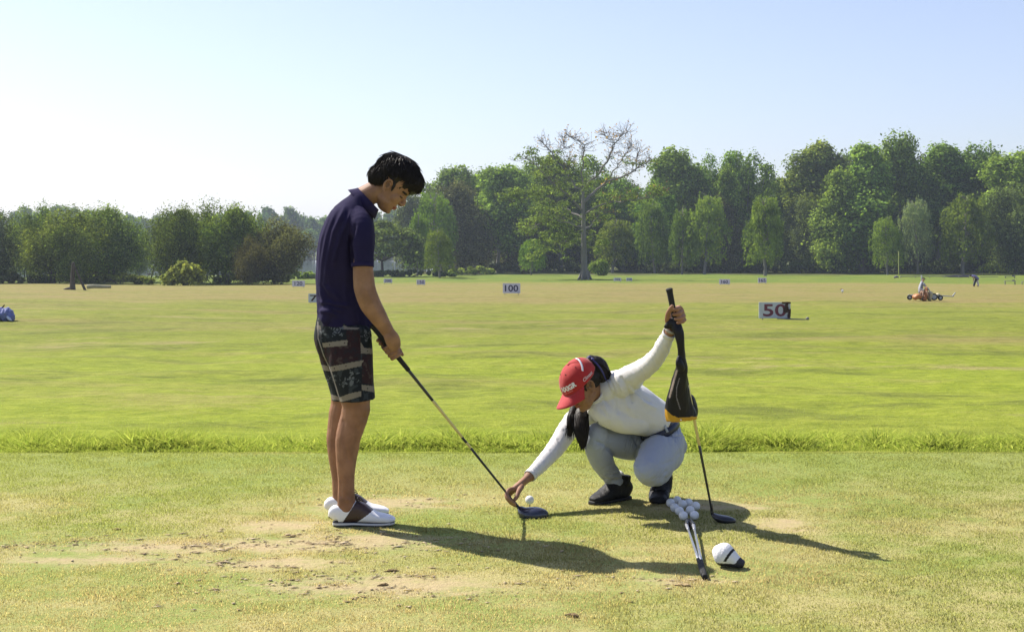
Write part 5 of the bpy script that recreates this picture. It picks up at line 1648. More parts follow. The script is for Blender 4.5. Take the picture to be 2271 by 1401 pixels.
for line, amp, wd in (([(748, 462), (728, 520), (716, 590), (712, 640), (718, 672)], 6, 5), ([(765, 462), (742, 515), (728, 580), (722, 630), (742, 662)], 7, 5), ([(780, 470), (757, 520), (745, 560), (742, 585)], 6, 5),
                      ([(738, 470), (716, 530), (707, 600), (706, 650)], 5, 4), ([(715, 640), (722, 668), (748, 676), (775, 678)], 7, 4), ([(712, 668), (735, 684), (760, 690)], 7, 4), ([(730, 600), (735, 640), (755, 668)], 5, 4),
                      ([(708, 690), (728, 692), (752, 700)], 6, 5), ([(786, 500), (776, 540), (779, 590)], -9, 4), ([(820, 620), (808, 660), (812, 700)], 5, 7), ([(790, 640), (780, 690), (790, 716)], 5, 7), ([(770, 600), (766, 650), (772, 700)], 4, 6)):
    d_, s_ = seg_dist(px, line)
    disp += amp * 0.001 * np.exp(-(d_ / wd) ** 2) * np.minimum(1, 5 * np.minimum(s_ + 0.1, 1.1 - s_))
w = (fbm(co * np.array([1.6, 1.6, 0.55]), 9, 3) - 0.5)
disp = disp * 1.5 + w * 0.020 * (0.4 + 0.6 * sstep(px[:, 1], 480, 640))
co = co + no * disp[:, None]
put_co(shirt, co)
cc = np.tile(np.array([0.019, 0.0155, 0.050]), (len(co), 1))
set_col(shirt, cc)
M_POLO = vmat('polo_navy', 0.85, 0.08, 0.0010, 900, 0.02, var=0.15)
M_POLO.node_tree.nodes['Principled BSDF'].inputs['Sheen Tint'].default_value = (0.45, 0.38, 0.95, 1)
shirt_o = child('polo_shirt', shirt, M_POLO, man)
# collar: standing band round the neck, flap falling over it
col_p = []
for k in range(25):
    a = 2 * math.pi * k / 24
    cx_, cz_ = 811, 449
    px_ = cx_ + 24 * math.cos(a) + 0; py_ = cz_ - 3 + 30 * math.cos(a) * 0.85
    col_p.append((px_, py_, 6.255 + 0.078 * math.sin(a)))
ring_pts = [P(*t) for t in col_p]
V = []; n_ = len(ring_pts) - 1
axis = np.array(P(824, 428, 6.25) - P(800, 448, 6.25)); axis /= np.linalg.norm(axis)
cen = np.mean([np.array(tuple(p)) for p in ring_pts[:-1]], 0)
for p in ring_pts[:-1]:
    p = np.array(tuple(p)); out = p - cen; out -= axis * (out @ axis); out /= np.linalg.norm(out)
    for (u_, w_) in ((-0.026, 0.020), (0.008, 0.001), (0.016, -0.002), (0.016, -0.007), (0.004, -0.006), (-0.026, 0.012)):
        V.append(p + axis * u_ + out * w_)
Fs = []
for i in range(n_):
    for j in range(6):
        a_, b_ = i * 6 + j, i * 6 + (j + 1) % 6
        c_, d_ = ((i + 1) % n_) * 6 + (j + 1) % 6, ((i + 1) % n_) * 6 + j
        Fs.append((a_, b_, c_, d_))
me = raw('collar', [(np.array(V), Fs)])
set_col(me, (0.022, 0.017, 0.058))
child('collar', me, M_POLO, shirt_o)
# sleeve hem band
me = raw('sleeve_band', [pxlimb([(804, 584, 6.047, 25.2, .0555), (804, 592, 6.045, 25.2, .0555)], caps=(0.02, 0.02), n=28)])
set_col(me, (0.022, 0.017, 0.058)); child('sleeve_band', me, M_POLO, shirt_o)

# ---- patterned shorts
hipp = [(765, 706, 6.27, 58, .155), (762, 725, 6.27, 61, .165), (761, 748, 6.27, 64, .168), (765, 772, 6.27, 60, .160)]
nl = [(768, 745, 6.20, 56, .11), (773, 775, 6.185, 53, .105), (779, 805, 6.17, 49, .102), (786, 845, 6.17, 43.5, .098), (792, 872, 6.17, 40, .094), (793.5, 887, 6.17, 39, .093)]
fl_ = [(757, 745, 6.34, 58, .11), (758, 775, 6.355, 53, .105), (763, 805, 6.37, 50, .10), (771, 845, 6.37, 45, .096), (775, 868, 6.37, 43, .093), (777, 883, 6.37, 43, .092)]
shorts = fuse('shorts', [pxlimb(hipp, caps=(0.1, 0.5), n=28), pxlimb(nl, caps=(0.5, 0), n=28), pxlimb(fl_, caps=(0.5, 0), n=28)], 0.0030, 2)
co = get_co(shorts); no = get_no(shorts)
w = fbm(co * np.array([1.5, 1.5, 0.5]), 10, 3) - 0.5
co = co + no * (w * 0.014)[:, None]
px = to_px(co)
# hem flares into a crisp lower edge
put_co(shorts, co)
nearm = co[:, 1] < 6.275
Zt = lambda L: [(660 + x / 4.67, 660 + y / 4.67) for x, y in L]
base = np.tile(np.array([0.012, 0.015, 0.019]), (len(co), 1))
n1 = fbm(np.stack([px[:, 0], px[:, 1], co[:, 1] * 300], -1), 0.09, 3)
base[n1 > 0.60] = (0.03, 0.036, 0.042)
for poly in ([(270, 515), (520, 490), (500, 340), (650, 335), (655, 640), (350, 705), (300, 690)], [(668, 585), (790, 585), (795, 905), (668, 880)], [(160, 410), (190, 430), (300, 700), (220, 680)]):
    m = inpoly(px, Zt(poly)); base[m] = (0.028, 0.013, 0.016)
    k = m & (n1 > 0.56); base[k] = (0.022, 0.016, 0.02)
    k = m & (n1 < 0.34); base[k] = (0.05, 0.035, 0.033)
for (cx_, cy_, R_) in ((410, 330, 95), (575, 830, 95), (265, 240, 60), (250, 370, 55), (720, 390, 75), (470, 880, 60), (350, 840, 60), (300, 900, 40)):
    a0, b0 = 660 + cx_ / 4.67, 660 + cy_ / 4.67
    dx_, dy_ = px[:, 0] - a0, px[:, 1] - b0
    rr = np.hypot(dx_, dy_) * 4.67 / R_; th = np.arctan2(dy_, dx_)
    pet = 0.62 + 0.30 * np.cos(5 * th + cx_)
    m = (rr < pet) & (n1 + 0.08 * np.sin(rr * 22) > 0.44) & (np.abs(rr - 0.22) > 0.06)
    base[m] = (0.11, 0.12, 0.13)
cream = (0.20, 0.175, 0.14)
bands = ([(255, 470), (505, 437), (520, 450), (510, 495), (265, 515)], [(228, 690), (345, 712), (560, 668), (690, 645), (660, 690), (668, 705), (480, 745), (350, 765), (240, 745)],
         [(652, 455), (690, 520), (780, 525), (780, 582), (655, 577)], [(475, 285), (520, 303), (645, 310), (620, 330), (480, 330)], [(425, 1035), (540, 990), (662, 965), (658, 1020), (560, 1050), (430, 1085)],
         [(665, 900), (790, 915), (792, 978), (665, 955)], [(320, 990), (415, 1020), (435, 1060), (330, 1055)], [(195, 285), (235, 290), (240, 330), (200, 330)])
for poly in bands:
    m = inpoly(px, Zt(poly)); base[m] = cream
for (x_, y_) in ((485, 468), (380, 733), (500, 705), (725, 550), (725, 938), (330, 485)):
    m = np.hypot(px[:, 0] - (660 + x_ / 4.67), px[:, 1] - (660 + y_ / 4.67)) < 1.6; base[m] = (0.05, 0.04, 0.04)
d_, s_ = seg_dist(px, Zt([(210, 250), (212, 420), (270, 600), (345, 755), (400, 930), (432, 1050)]))
m = (d_ < 1.1); base[m] = (0.22, 0.20, 0.19)
m = (d_ > 1.1) & (d_ < 3.0) & (px[:, 0] < 660 + 345 / 4.67); base[m] *= 0.5
set_col(shorts, base)
child('shorts', shorts, vmat('shorts_print', 0.85, 0.2, 0.001, 500), man)


# ---- golf shoes
def golf_shoe(root, heel, yaw, label=None, brown=True, far=False):
    """local x from heel to toe"""
    cy, sy = math.cos(yaw), math.sin(yaw)
    Rm = np.array([[cy, -sy, 0], [sy, cy, 0], [0, 0, 1]])
    W = lambda V: (np.asarray(V) @ Rm.T) + np.array(tuple(heel))
    sec = [(0.004, .014, .066, .024), (0.016, .012, .094, .032), (0.045, .013, .100, .036), (0.080, .013, .104, .037), (0.110, .013, .112, .038), (0.135, .013, .104, .041), (0.165, .013, .082, .045),
           (0.200, .013, .062, .048), (0.235, .013, .054, .046), (0.265, .013, .046, .038), (0.284, .020, .036, .024)]
    V, Fs = limb([(s[0], 0.004 * math.sin(s[0] * 10), (s[1] + s[2]) / 2) for s in sec], [s[3] for s in sec], [(s[2] - s[1]) / 2 for s in sec], hint=(0, 0, 1), n=28, sub=3, caps=(0.3, 0.5), ex=2.8)
    up = fuse('shoe', [(V, Fs)], 0.0028, 1)
    co = get_co(up)
    c = np.tile(np.array([0.80, 0.80, 0.82]), (len(co), 1))
    x, z = co[:, 0], co[:, 2]
    lo_ = 0.050 + (z - 0.02) / 0.09 * 0.060; hi_ = 0.112 + np.maximum(0, z - 0.02) * 1.35
    m = (x > lo_) & (x < hi_); c[m] = (0.045, 0.022, 0.018)
    m2 = (np.abs(x - lo_) < 0.0016) | (np.abs(x - hi_) < 0.0016); c[m2] = (0.015, 0.01, 0.01)
    m = (np.hypot(x - 0.040, z - 0.085) > 9); c[m] = 0
    m = (np.abs(co[:, 1]) < 0.024) & (z > 0.095) & (x < 0.098); c[m] = (0.35, 0.34, 0.34)
    set_col(up, c)
    put_co(up, W(co))
    s = child('shoe', up, M_SHOE, root)
    sol = [(0.006, .003, .023, .026), (0.02, .000, .024, .034), (0.06, .000, .024, .037), (0.10, .003, .023, .037), (0.15, .001, .022, .043), (0.20, .000, .022, .048), (0.24, .001, .022, .046), (0.265, .003, .023, .038), (0.282, .008, .024, .026)]
    V, Fs = limb([(q_[0], 0.004 * math.sin(q_[0] * 10), (q_[1] + q_[2]) / 2) for q_ in sol], [q_[3] for q_ in sol], [(q_[2] - q_[1]) / 2 for q_ in sol], hint=(0, 0, 1), n=32, sub=4, caps=(0.5, 0.5), ex=4)
    cs_ = np.tile(np.array([0.62, 0.61, 0.58]), (len(V), 1))
    cs_[V[:, 2] > 0.0175] = (0.03, 0.03, 0.035)
    cs_[(V[:, 2] < 0.010) & (V[:, 0] > 0.075) & (V[:, 0] < 0.14)] = (0.03, 0.03, 0.035)
    cs_[(V[:, 2] < 0.008)] = (0.08, 0.08, 0.09)
    me = raw('sole', [(W(V), Fs)]); set_col(me, cs_)
    child('sole', me, M_SHOE, s)
    # laces: cross bars and a loose bow
    lp = []
    for i in range(4):
        x = 0.118 + 0.014 * i; z = 0.112 - 0.010 * i
        lp.append(limb([W([[x, -0.022, z - 0.008]])[0], W([[x + 0.003, 0, z + 0.003]])[0], W([[x, 0.022, z - 0.008]])[0]], 0.0022, 0.0022, n=6))
    for a in ((-0.03, 0.02, 0.018), (-0.02, -0.012, 0.024), (0.02, 0.015, 0.012), (0.03, -0.018, 0.004)):
        lp.append(limb([W([[0.112, 0, 0.114]])[0], W([[0.112 + a[0] * 0.4, a[1] * 0.5, 0.118 + a[2]]])[0], W([[0.112 + a[0], a[1], 0.112 + a[2] * 0.6]])[0], W([[0.118, a[1] * 0.2, 0.112]])[0]], 0.0018, 0.0018, n=6))
    me = raw('lace', lp); set_col(me, (0.03, 0.018, 0.015)); child('lace', me, M_SHOE, s)
    return s


M_SHOE = vmat('shoe_leather', 0.38, 0.5, 0.0006, 260, var=0.05)
golf_shoe(man, (PG(737, 1165).x, 6.175, 0), math.radians(2))
golf_shoe(man, (PG(726, 1148).x - 0.0, 6.37, 0), math.radians(3))

# ---- hair: skull-hugging mass plus combed strands
def in_shell(K, shells, dirs, C):
    """largest distance from C along dirs to the union of ellipsoids (local coords)"""
    R = np.zeros(len(dirs))
    for (c0, r0) in shells:
        o = (np.array(C) - np.array(c0)) / np.array(r0); d = dirs / np.array(r0)
        a = (d * d).sum(1); b = 2 * (d @ o); c_ = o @ o - 1
        disc = b * b - 4 * a * c_
        t = np.where(disc > 0, (-b + np.sqrt(np.maximum(disc, 0))) / (2 * a), 0)
        R = np.maximum(R, t)
    return R


SH = [((-.013, 0, .059), (.107, .083, .090)), ((-.060, 0, .008), (.060, .072, .056)), ((.046, 0, .078), (.056, .068, .053)), ((.074, 0, .054), (.029, .056, .027))]
r_ = np.random.default_rng(3)
curves = []
C0 = (-.020, 0, .045)
for i in range(3400):
    ph = r_.uniform(-math.pi, math.pi)
    fr = math.cos(ph)
    end = 1.72 + 0.08 * r_.normal() if fr > 0.75 else (1.50 + 0.06 * r_.normal() if fr > 0.1 else (1.60 if fr > -0.35 else 2.25 + 0.1 * r_.normal()))
    st = r_.uniform(0.0, max(0.2, end - 0.55)) if r_.random() < 0.75 else r_.uniform(0.6 * end, end - 0.25)
    ln = r_.uniform(0.5, 1.1)
    t = np.linspace(st, min(end, st + ln), 8)
    ph2 = ph + np.linspace(0, r_.normal() * 0.22, 8) + 0.05 * np.sin(np.linspace(0, 5, 8) + i)
    # crown axis leans back
    ca = np.array([-0.35, 0, 0.94]); e1 = np.array([0.94, 0, 0.35]); e2 = np.array([0, 1, 0])
    d = np.cos(t)[:, None] * ca + np.sin(t)[:, None] * (np.cos(ph2)[:, None] * e1 + np.sin(ph2)[:, None] * e2)
    R = in_shell(None, SH, d, C0) + 0.001 + 0.004 * r_.random() + np.linspace(0, 1, 8) ** 2 * r_.uniform(-0.002, 0.012)
    L = np.array(C0) + d * R[:, None]
    tuft = float(vnoise(np.array([d[3] * 3.0]), 2.2)[0]) - 0.5
    L = L + np.linspace(0, 1, 8)[:, None] ** 1.5 * (d[-1] * (0.010 * tuft + 0.001) + r_.normal(size=3) * 0.0025)
    curves.append((np.array([KM(*q_) for q_ in L]), r_.uniform(0.0010, 0.0021)))
cap_parts = [KM.ell(c0, (r0[0] - .004, r0[1] - .004, r0[2] - .004), 24) for c0, r0 in SH]
# sideburns
for s in (-1, 1):
    cap_parts.append(limb([KM(.008, s * .070, .030), KM(.016, s * .071, .008), KM(.020, s * .069, -.012)], [.010, .008, .004], [.006, .005, .003], hint=tuple(KM.l), n=10))
hair = fuse('hair', cap_parts, 0.0035, 2)
co = get_co(hair); no = get_no(hair)
L = KM.inv(co)
w = fbm(L * np.array([1.0, 1.6, 1.0]), 55, 3) - 0.5
put_co(hair, co + no * (w * 0.022 + 0.001)[:, None])
ho_ = child('hair', hair, M_HAIR, man)
st_ = strands('strands', curves, M_HAIR, man)
st_.parent = ho_; st_.location = (0, 0, 0)
# ================================================================== THE SQUATTING WOMAN
wom = empty('person', (P(1420, 1100, 6.7).x, 6.7, 0), 'woman in red cap, white shirt and grey trousers squatting to place the driver head', 'person')
KW = Frame(P(1289, 856, 6.50), (-0.69, -0.42, -0.58), (-0.52, -0.22, 0.83))

# body pose, photo pixel + distance
TOR = [(1474, 985, 6.81, 36, .14), (1463, 957, 6.80, 38, .145), (1449, 933, 6.79, 41, .150), (1426, 915, 6.75, 49, .158), (1396, 902, 6.70, 57, .166), (1364, 890, 6.66, 59, .172), (1338, 882, 6.62, 46, .14)]
LA = [(1378, 850, 6.50, 29, .058), (1402, 833, 6.45, 24.5, .052), (1424, 820, 6.40, 22, .048), (1446, 803, 6.32, 19, .043), (1460, 786, 6.27, 17, .039), (1471, 766, 6.22, 16, .037), (1479, 750, 6.19, 13.5, .032), (1486, 735, 6.16, 11.5, .028)]
RA = [(1318, 905, 6.80, 34, .075), (1290, 922, 6.80, 28, .062), (1262, 950, 6.74, 22.5, .050), (1240, 983, 6.68, 20, .045), (1220, 1008, 6.62, 17.5, .040), (1196, 1034, 6.56, 14.5, .034), (1173, 1057, 6.51, 11.5, .028)]
FT = [(1462, 972, 6.90, 36, .09), (1425, 982, 6.86, 36, .09), (1390, 984, 6.80, 35, .085), (1355, 976, 6.72, 32, .075), (1330, 968, 6.65, 29, .066)]
FS = [(1325, 964, 6.62, 27, .060), (1322, 982, 6.63, 29, .062), (1330, 1010, 6.67, 27.5, .058), (1343, 1036, 6.72, 23.5, .050), (1357, 1056, 6.76, 20.5, .042), (1366, 1072, 6.78, 19, .040)]
NTg = [(1476, 996, 6.82, 30, .10), (1473, 1007, 6.74, 36, .10), (1462, 1008, 6.62, 47, .10), (1450, 1027, 6.50, 44, .085), (1440, 1042, 6.40, 37, .070)]
NSh = [(1437, 1043, 6.38, 31, .066), (1450, 1047, 6.48, 30, .066), (1460, 1047, 6.60, 28, .060), (1468, 1045, 6.72, 23, .048), (1474, 1044, 6.82, 19, .042)]
NK = [(1334, 882, 6.62, 22, .055), (1327, 876, 6.59, 24, .054), (1316, 869, 6.56, 26, .055), (1302, 862, 6.53, 26, .055)]
thin = lambda S_, k: [(a, b, d, r * k, w * k) for a, b, d, r, w in S_]

# hands -------------------------------------------------------------
hw = []
g2 = (d2_h - d2_top).normalized()
og = lambda py: d2_top + (d2_h - d2_top) * ((py - 641) / (1138 - 641))
# left hand: fist round the grip, palm behind, finger tips on the camera side
xr = np.array([1.0, 0, 0.0]); cam_ = np.array([0, -1.0, 0])
s2 = 1 if np.cross(np.array(g2), xr) @ cam_ > 0 else -1
for i, (py, ro_) in enumerate(((683, .0095), (692.5, .0100), (702, .0098), (710.5, .0088))):
    c0 = og(py)
    out = xr * 0.92 - cam_ * 0.55
    hw.append(grip_finger(c0 + Vector((0.004 + 0.003 * i, 0, 0)), g2, out, 0, s2 * (2.55 - 0.08 * i), (0.0235, 0.027, 0.030, 0.028)[i], ro_, n=7))
hw.append(limb([P(1487, 733, 6.16), P(1491, 720, 6.17), P(1498, 706, 6.175), P(1503, 692, 6.17), P(1505, 683, 6.165)], [.023, .030, .036, .034, .022], [.019, .020, .018, .016, .012], hint=(0, 1, 0), n=18))
hw.append(limb([P(1484, 722, 6.15), P(1480, 709, 6.125), P(1481.5, 696, 6.10), P(1487, 685, 6.08), P(1491, 679, 6.075)], [.013, .0125, .0115, .0105, .009], [.015, .013, .0115, .010, .008], n=14))
# right hand: reaches down and closes on the driver shaft above the head
og1 = lambda px_: d1_top + (d1_h - d1_top) * ((px_ - 826) / (1152 - 826))
hw.append(limb([P(1173, 1057, 6.51), P(1163, 1066, 6.49), P(1152, 1075, 6.465), P(1141, 1084, 6.44), P(1134, 1090, 6.43)], [.0235, .026, .031, .029, .020], [.020, .019, .018, .016, .012], hint=(0.35, -0.5, -0.75), n=18))
kn = [(1128, 1086, 6.385), (1127, 1089, 6.405), (1128.5, 1093, 6.425), (1131, 1097, 6.44)]
md = [(1124, 1097, 6.36), (1123, 1100, 6.38), (1125.5, 1104, 6.405), (1129, 1107, 6.43)]
m2 = [(1131, 1108, 6.345), (1130, 1111, 6.37), (1132, 1114, 6.40), (1135, 1116, 6.42)]
tp_ = [(1141, 1116, 6.35), (1142, 1119, 6.375), (1143, 1121, 6.40), (1144, 1121, 6.415)]
for i in range(4):
    r = (0.0088, 0.0092, 0.0088, 0.0078)[i]
    hw.append(limb([P(1140, 1083 + i, 6.42), P(*kn[i]), P(*md[i]), P(*m2[i]), P(*tp_[i])], [r * 1.2, r * 1.1, r, r * 0.98, r * 0.85], [r * 1.2, r * 1.1, r, r * 0.98, r * 0.85], n=12, sub=4))
hw.append(limb([P(1157, 1078, 6.44), P(1150, 1090, 6.40), P(1146, 1101, 6.375), P(1141, 1108, 6.365)], [.014, .0118, .0105, .0088], [.014, .0115, .010, .008], n=14, sub=4))

body = fuse('body', [pxlimb(thin(TOR, .78)), pxlimb(thin(LA[:-1], .82) + [LA[-1]]), pxlimb(thin(RA[:-1], .82) + [RA[-1]]), pxlimb(thin(FT, .74)), pxlimb(thin(FS, .74)), pxlimb(thin(NTg, .74)), pxlimb(thin(NSh, .74)), pxlimb(NK)] + head_parts(KW, True) + hw, 0.0028, 4)
co = get_co(body)
c = np.tile(np.array([0.27, 0.15, 0.088]), (len(co), 1))
px = to_px(co)
m = (px[:, 0] < 1180) | (px[:, 1] < 740); c[m] = (0.31, 0.17, 0.105)
c = head_paint(co, c, KW, lip=(0.33, 0.11, 0.09))
set_col(body, c)
child('body', body, skin_mat('skin_fair'), wom)

# shirt ---------------------------------------------------------------
TS = [(1457, 938, 6.795, 43.5, .160)] + [(a, b, d, r * 1.0, w + .006) for a, b, d, r, w in [(1447, 924, 6.79, 44, .157)] + TOR[3:]]
belly = [(1430, 930, 6.68, 26, .06), (1410, 934, 6.62, 28, .080), (1380, 928, 6.58, 32, .085), (1345, 915, 6.56, 31, .075), (1326, 903, 6.57, 26, .06)]
coll = [(1342, 884, 6.62, 36, .085), (1331, 877, 6.595, 31, .070), (1322, 871, 6.575, 29.5, .064)]
sleL = [(a, b, d, r + 1.5, w + .006) for a, b, d, r, w in LA[:-1]] + [(1484, 739, 6.17, 13.5, .031)]
sleR = [(a, b, d, r + 1.5, w + .006) for a, b, d, r, w in RA[:-1]] + [(1176, 1054, 6.515, 13, .031)]
yoke = [(1405, 845, 6.52, 20, .065), (1380, 850, 6.56, 31, .095), (1352, 862, 6.60, 36, .10), (1330, 880, 6.66, 34, .09), (1308, 903, 6.76, 33, .08)]
shirt = fuse('shirt', [pxlimb(TS, n=30, caps=(0, 0.6)), pxlimb(belly, n=24), pxlimb(coll, n=28, caps=(0.3, 0.05)), pxlimb(sleL, n=24, caps=(1, 0)), pxlimb(sleR, n=24, caps=(1, 0)), pxlimb(yoke, n=24)], 0.0040, 6)
co = get_co(shirt); no = get_no(shirt); px = to_px(co)
disp = np.zeros(len(co))
folds = (([(1350, 838), (1362, 870), (1370, 915)], -8, 3.5), ([(1366, 836), (1382, 868), (1392, 905)], 7, 4), ([(1378, 838), (1396, 868), (1402, 890)], -8, 3.5), ([(1396, 850), (1414, 872), (1440, 890)], -7, 3.5), ([(1400, 862), (1424, 892), (1452, 905)], 6, 4), ([(1330, 880), (1345, 905), (1350, 930)], 6, 4), ([(1330, 905), (1350, 925), (1352, 945)], -4, 4), ([(1345, 880), (1372, 920), (1385, 950)], 4, 7),
         ([(1395, 900), (1420, 935), (1450, 940)], 3, 8), ([(1380, 860), (1410, 880), (1440, 900)], 4, 8), ([(1250, 955), (1262, 975)], -4, 4), ([(1238, 975), (1250, 992)], -3, 4), ([(1222, 998), (1232, 1010)], -3, 3))
for line, amp, wd in folds:
    d_, s_ = seg_dist(px, line)
    disp += amp * 0.001 * np.exp(-(d_ / wd) ** 2)
w = fbm(co * np.array([1.0, 1.0, 1.0]), 13, 3) - 0.5
disp += w * 0.004
for (A_, B_, wdt) in (((1378, 850), (1486, 735), 45), ((1318, 905), (1173, 1057), 40)):
    A_ = np.array(A_, float); B_ = np.array(B_, float); ln = np.linalg.norm(B_ - A_); u_ = (B_ - A_) / ln
    t_ = (px - A_) @ u_; n_ = (px - A_) @ np.array([-u_[1], u_[0]])
    m_ = sstep(t_, 0, 25) * (1 - sstep(t_, ln - 12, ln)) * (np.abs(n_) < wdt)
    f_ = np.abs(fbm(np.stack([t_ * 0.10 + n_ * 0.03, n_ * 0.012, co[:, 1] * 2.5], -1), 1.6, 2) - 0.5)
    disp += m_ * (f_ - 0.1) * 0.012
co = co + no * disp[:, None]
put_co(shirt, co)
cc = np.tile(np.array([0.66, 0.65, 0.64]), (len(co), 1))
set_col(shirt, cc)
M_WS = vmat('shirt_white', 0.75, 0.25, 0.0010, 500, 0.15, var=0.03)
ws = child('shirt', shirt, M_WS, wom)
# collar band, placket and cuffs
def band(name, centre, axis, R1, R2, h, thick, col, mat, parent, side=None, n=28, flare=0.0):
    ax = np.array(tuple(axis), dtype=float); ax /= np.linalg.norm(ax)
    s_ = np.array(side if side is not None else (0, 1, 0), dtype=float); s_ -= ax * (s_ @ ax); s_ /= np.linalg.norm(s_)
    t_ = np.cross(ax, s_); c_ = np.array(tuple(centre))
    V = []
    for k in range(n):
        a = 2 * math.pi * k / n
        o = t_ * math.cos(a) * R1 + s_ * math.sin(a) * R2
        on = o / np.linalg.norm(o)
        for (u_, w_) in ((-h / 2, thick + flare), (h / 2, thick), (h / 2, 0), (-h / 2, 0)):
            V.append(c_ + ax * u_ + o + on * w_)
    Fs = [(i * 4 + j, i * 4 + (j + 1) % 4, ((i + 1) % n) * 4 + (j + 1) % 4, ((i + 1) % n) * 4 + j) for i in range(n) for j in range(4)]
    me = raw(name, [(np.array(V), Fs)]); set_col(me, col)
    return child(name, me, mat, parent)


band('collar', P(1318, 869, 6.565), P(1300, 858, 6.53) - P(1338, 884, 6.62), .066, .064, .034, .004, (0.66, 0.65, 0.64), M_WS, ws, flare=.004)
band('cuff', P(1483.5, 740, 6.172), P(1487, 733, 6.16) - P(1479, 750, 6.19), .0285, .0315, .020, .003, (0.66, 0.65, 0.64), M_WS, ws)
band('cuff', P(1177, 1053, 6.52), P(1173, 1057, 6.51) - P(1196, 1034, 6.56), .0285, .0315, .018, .003, (0.66, 0.65, 0.64), M_WS, ws)
wt = band('wristband', P(1487.5, 731.5, 6.16), P(1489, 727, 6.16) - P(1484, 739, 6.17), .0245, .0275, .012, .0035, (0.35, 0.33, 0.30), vmat('strap', 0.4), wom)
# small dark chest emblem laid on the cloth
from mathutils.bvhtree import BVHTree
bv = BVHTree.FromPolygons([tuple(v) for v in co], [tuple(p.vertices) for p in shirt.polygons])


def decal(txt, px_, py_, h_px, ang, col, name, parent, tree, mat, offs=0.0012, shear=0.0, bold=0.02, d0=5.6, wide=1.0):
    """letters laid on the cloth: every vertex is dropped onto the surface"""
    V, Fs = text_mesh(txt, 1.0, 0.0, bold, shear)
    ex = V.max(0) - V.min(0); V = V - (V.max(0) + V.min(0)) / 2
    s = h_px / ex[1]
    ca, sa = math.cos(ang), math.sin(ang)
    W_ = []
    for v in V:
        x = v[0] * s * wide; y = v[1] * s
        q0 = P(px_ + x * ca + y * sa, py_ - (-x * sa + y * ca), d0)
        dirv = (q0 - Vector((0, 0, H))).normalized()
        hit = tree.ray_cast(Vector((0, 0, H)), dirv)
        W_.append(hit[0] + hit[1] * (offs if hit[1].dot(dirv) < 0 else -offs) if hit[0] else None)
    good = [f for f in Fs if all(W_[i] is not None for i in f)]
    # drop faces bridging a depth jump
    good = [f for f in good if max((W_[f[0]] - W_[i]).length for i in f) < 0.08]
    used = sorted({i for f in good for i in f}); mp = {j: k for k, j in enumerate(used)}
    if not used: return None
    front = [tuple(W_[i]) for i in used]
    me = raw(name, [(np.array(front), [tuple(mp[i] for i in f) for f in good])])
    set_col(me, col)
    return child(name, me, mat, parent)


M_PRINT = vmat('print_ink', 0.6, 0.3, var=0.02)
decal('CE', 1323, 938, 6.5, -0.25, (0.05, 0.05, 0.07), 'emblem', ws, bv, M_PRINT, bold=0.05)
decal('golf', 1332, 943.5, 3.2, -0.25, (0.25, 0.22, 0.22), 'emblem', ws, bv, M_PRINT)

# trousers -------------------------------------------------------------
pel = [(1460, 947, 6.805, 42.5, .161), (1468, 967, 6.81, 45, .168), (1477, 984, 6.815, 38, .172), (1482, 1000, 6.82, 26, .14)]
hipn = [(1485, 984, 6.80, 24, .09), (1486, 985, 6.72, 30, .09), (1482, 1008, 6.66, 30, .09)]
tr = fuse('trousers', [pxlimb(pel, n=30, caps=(0.05, 0.6)), pxlimb(hipn, n=24), pxlimb(FT, n=28), pxlimb(FS, n=28, caps=(1, 0)), pxlimb(NTg, n=30), pxlimb(NSh, n=28, caps=(1, 0.1))], 0.0036, 5)
co = get_co(tr); no = get_no(tr); px = to_px(co)
disp = np.zeros(len(co))
for line, amp, wd in (([(1322, 978), (1345, 988), (1358, 1005)], -7, 3.5), ([(1405, 968), (1416, 990), (1410, 1010)], -8, 3.5), ([(1425, 972), (1460, 962), (1512, 968)], -5, 2.5), ([(1345, 1050), (1372, 1052)], -3, 3), ([(1340, 1060), (1365, 1066), (1384, 1058)], -4, 3),
                      ([(1450, 1062), (1470, 1056), (1478, 1044)], -5, 3), ([(1460, 1066), (1476, 1058)], -4, 2.5), ([(1408, 1030), (1425, 1050)], 3, 6), ([(1470, 1030), (1495, 1020), (1508, 1000)], -3, 4)):
    d_, s_ = seg_dist(px, line)
    disp += amp * 0.001 * np.exp(-(d_ / wd) ** 2)
disp += (fbm(co, 12, 3) - 0.5) * 0.008
for (cx_, cy_, rr_, ang_, am_) in ((1355, 1052, 22, 1.2, 0.012), (1410, 985, 26, 0.3, 0.012), (1335, 985, 20, 0.8, 0.009), (1465, 1055, 22, 0.7, 0.012), (1495, 970, 26, 2.9, 0.008), (1415, 1045, 18, 2.2, 0.006)):
    dx_ = px[:, 0] - cx_; dy_ = px[:, 1] - cy_
    t_ = dx_ * math.cos(ang_) + dy_ * math.sin(ang_)
    n_ = -dx_ * math.sin(ang_) + dy_ * math.cos(ang_)
    k_ = np.exp(-(dx_ ** 2 + dy_ ** 2) / rr_ ** 2)
    disp += k_ * (0.22 - np.abs(fbm(np.stack([t_ * 0.14, n_ * 0.025, 0 * t_], -1), 1.5, 2) - 0.5)) * am_ * 1.9
put_co(tr, co + no * disp[:, None])
set_col(tr, (0.34, 0.37, 0.43))
trs = child('trousers', tr, vmat('trousers_grey', 0.7, 0.3, 0.0008, 600, 0.1, var=0.05), wom)
# white sock edge behind the right ankle
me = fuse('sock', [pxlimb([(1374, 1052, 6.80, 9, .03), (1380, 1060, 6.81, 9, .03), (1382, 1070, 6.81, 10, .03)])], 0.003, 2); set_col(me, (0.75, 0.75, 0.75))
child('sock', me, M_WS, wom)
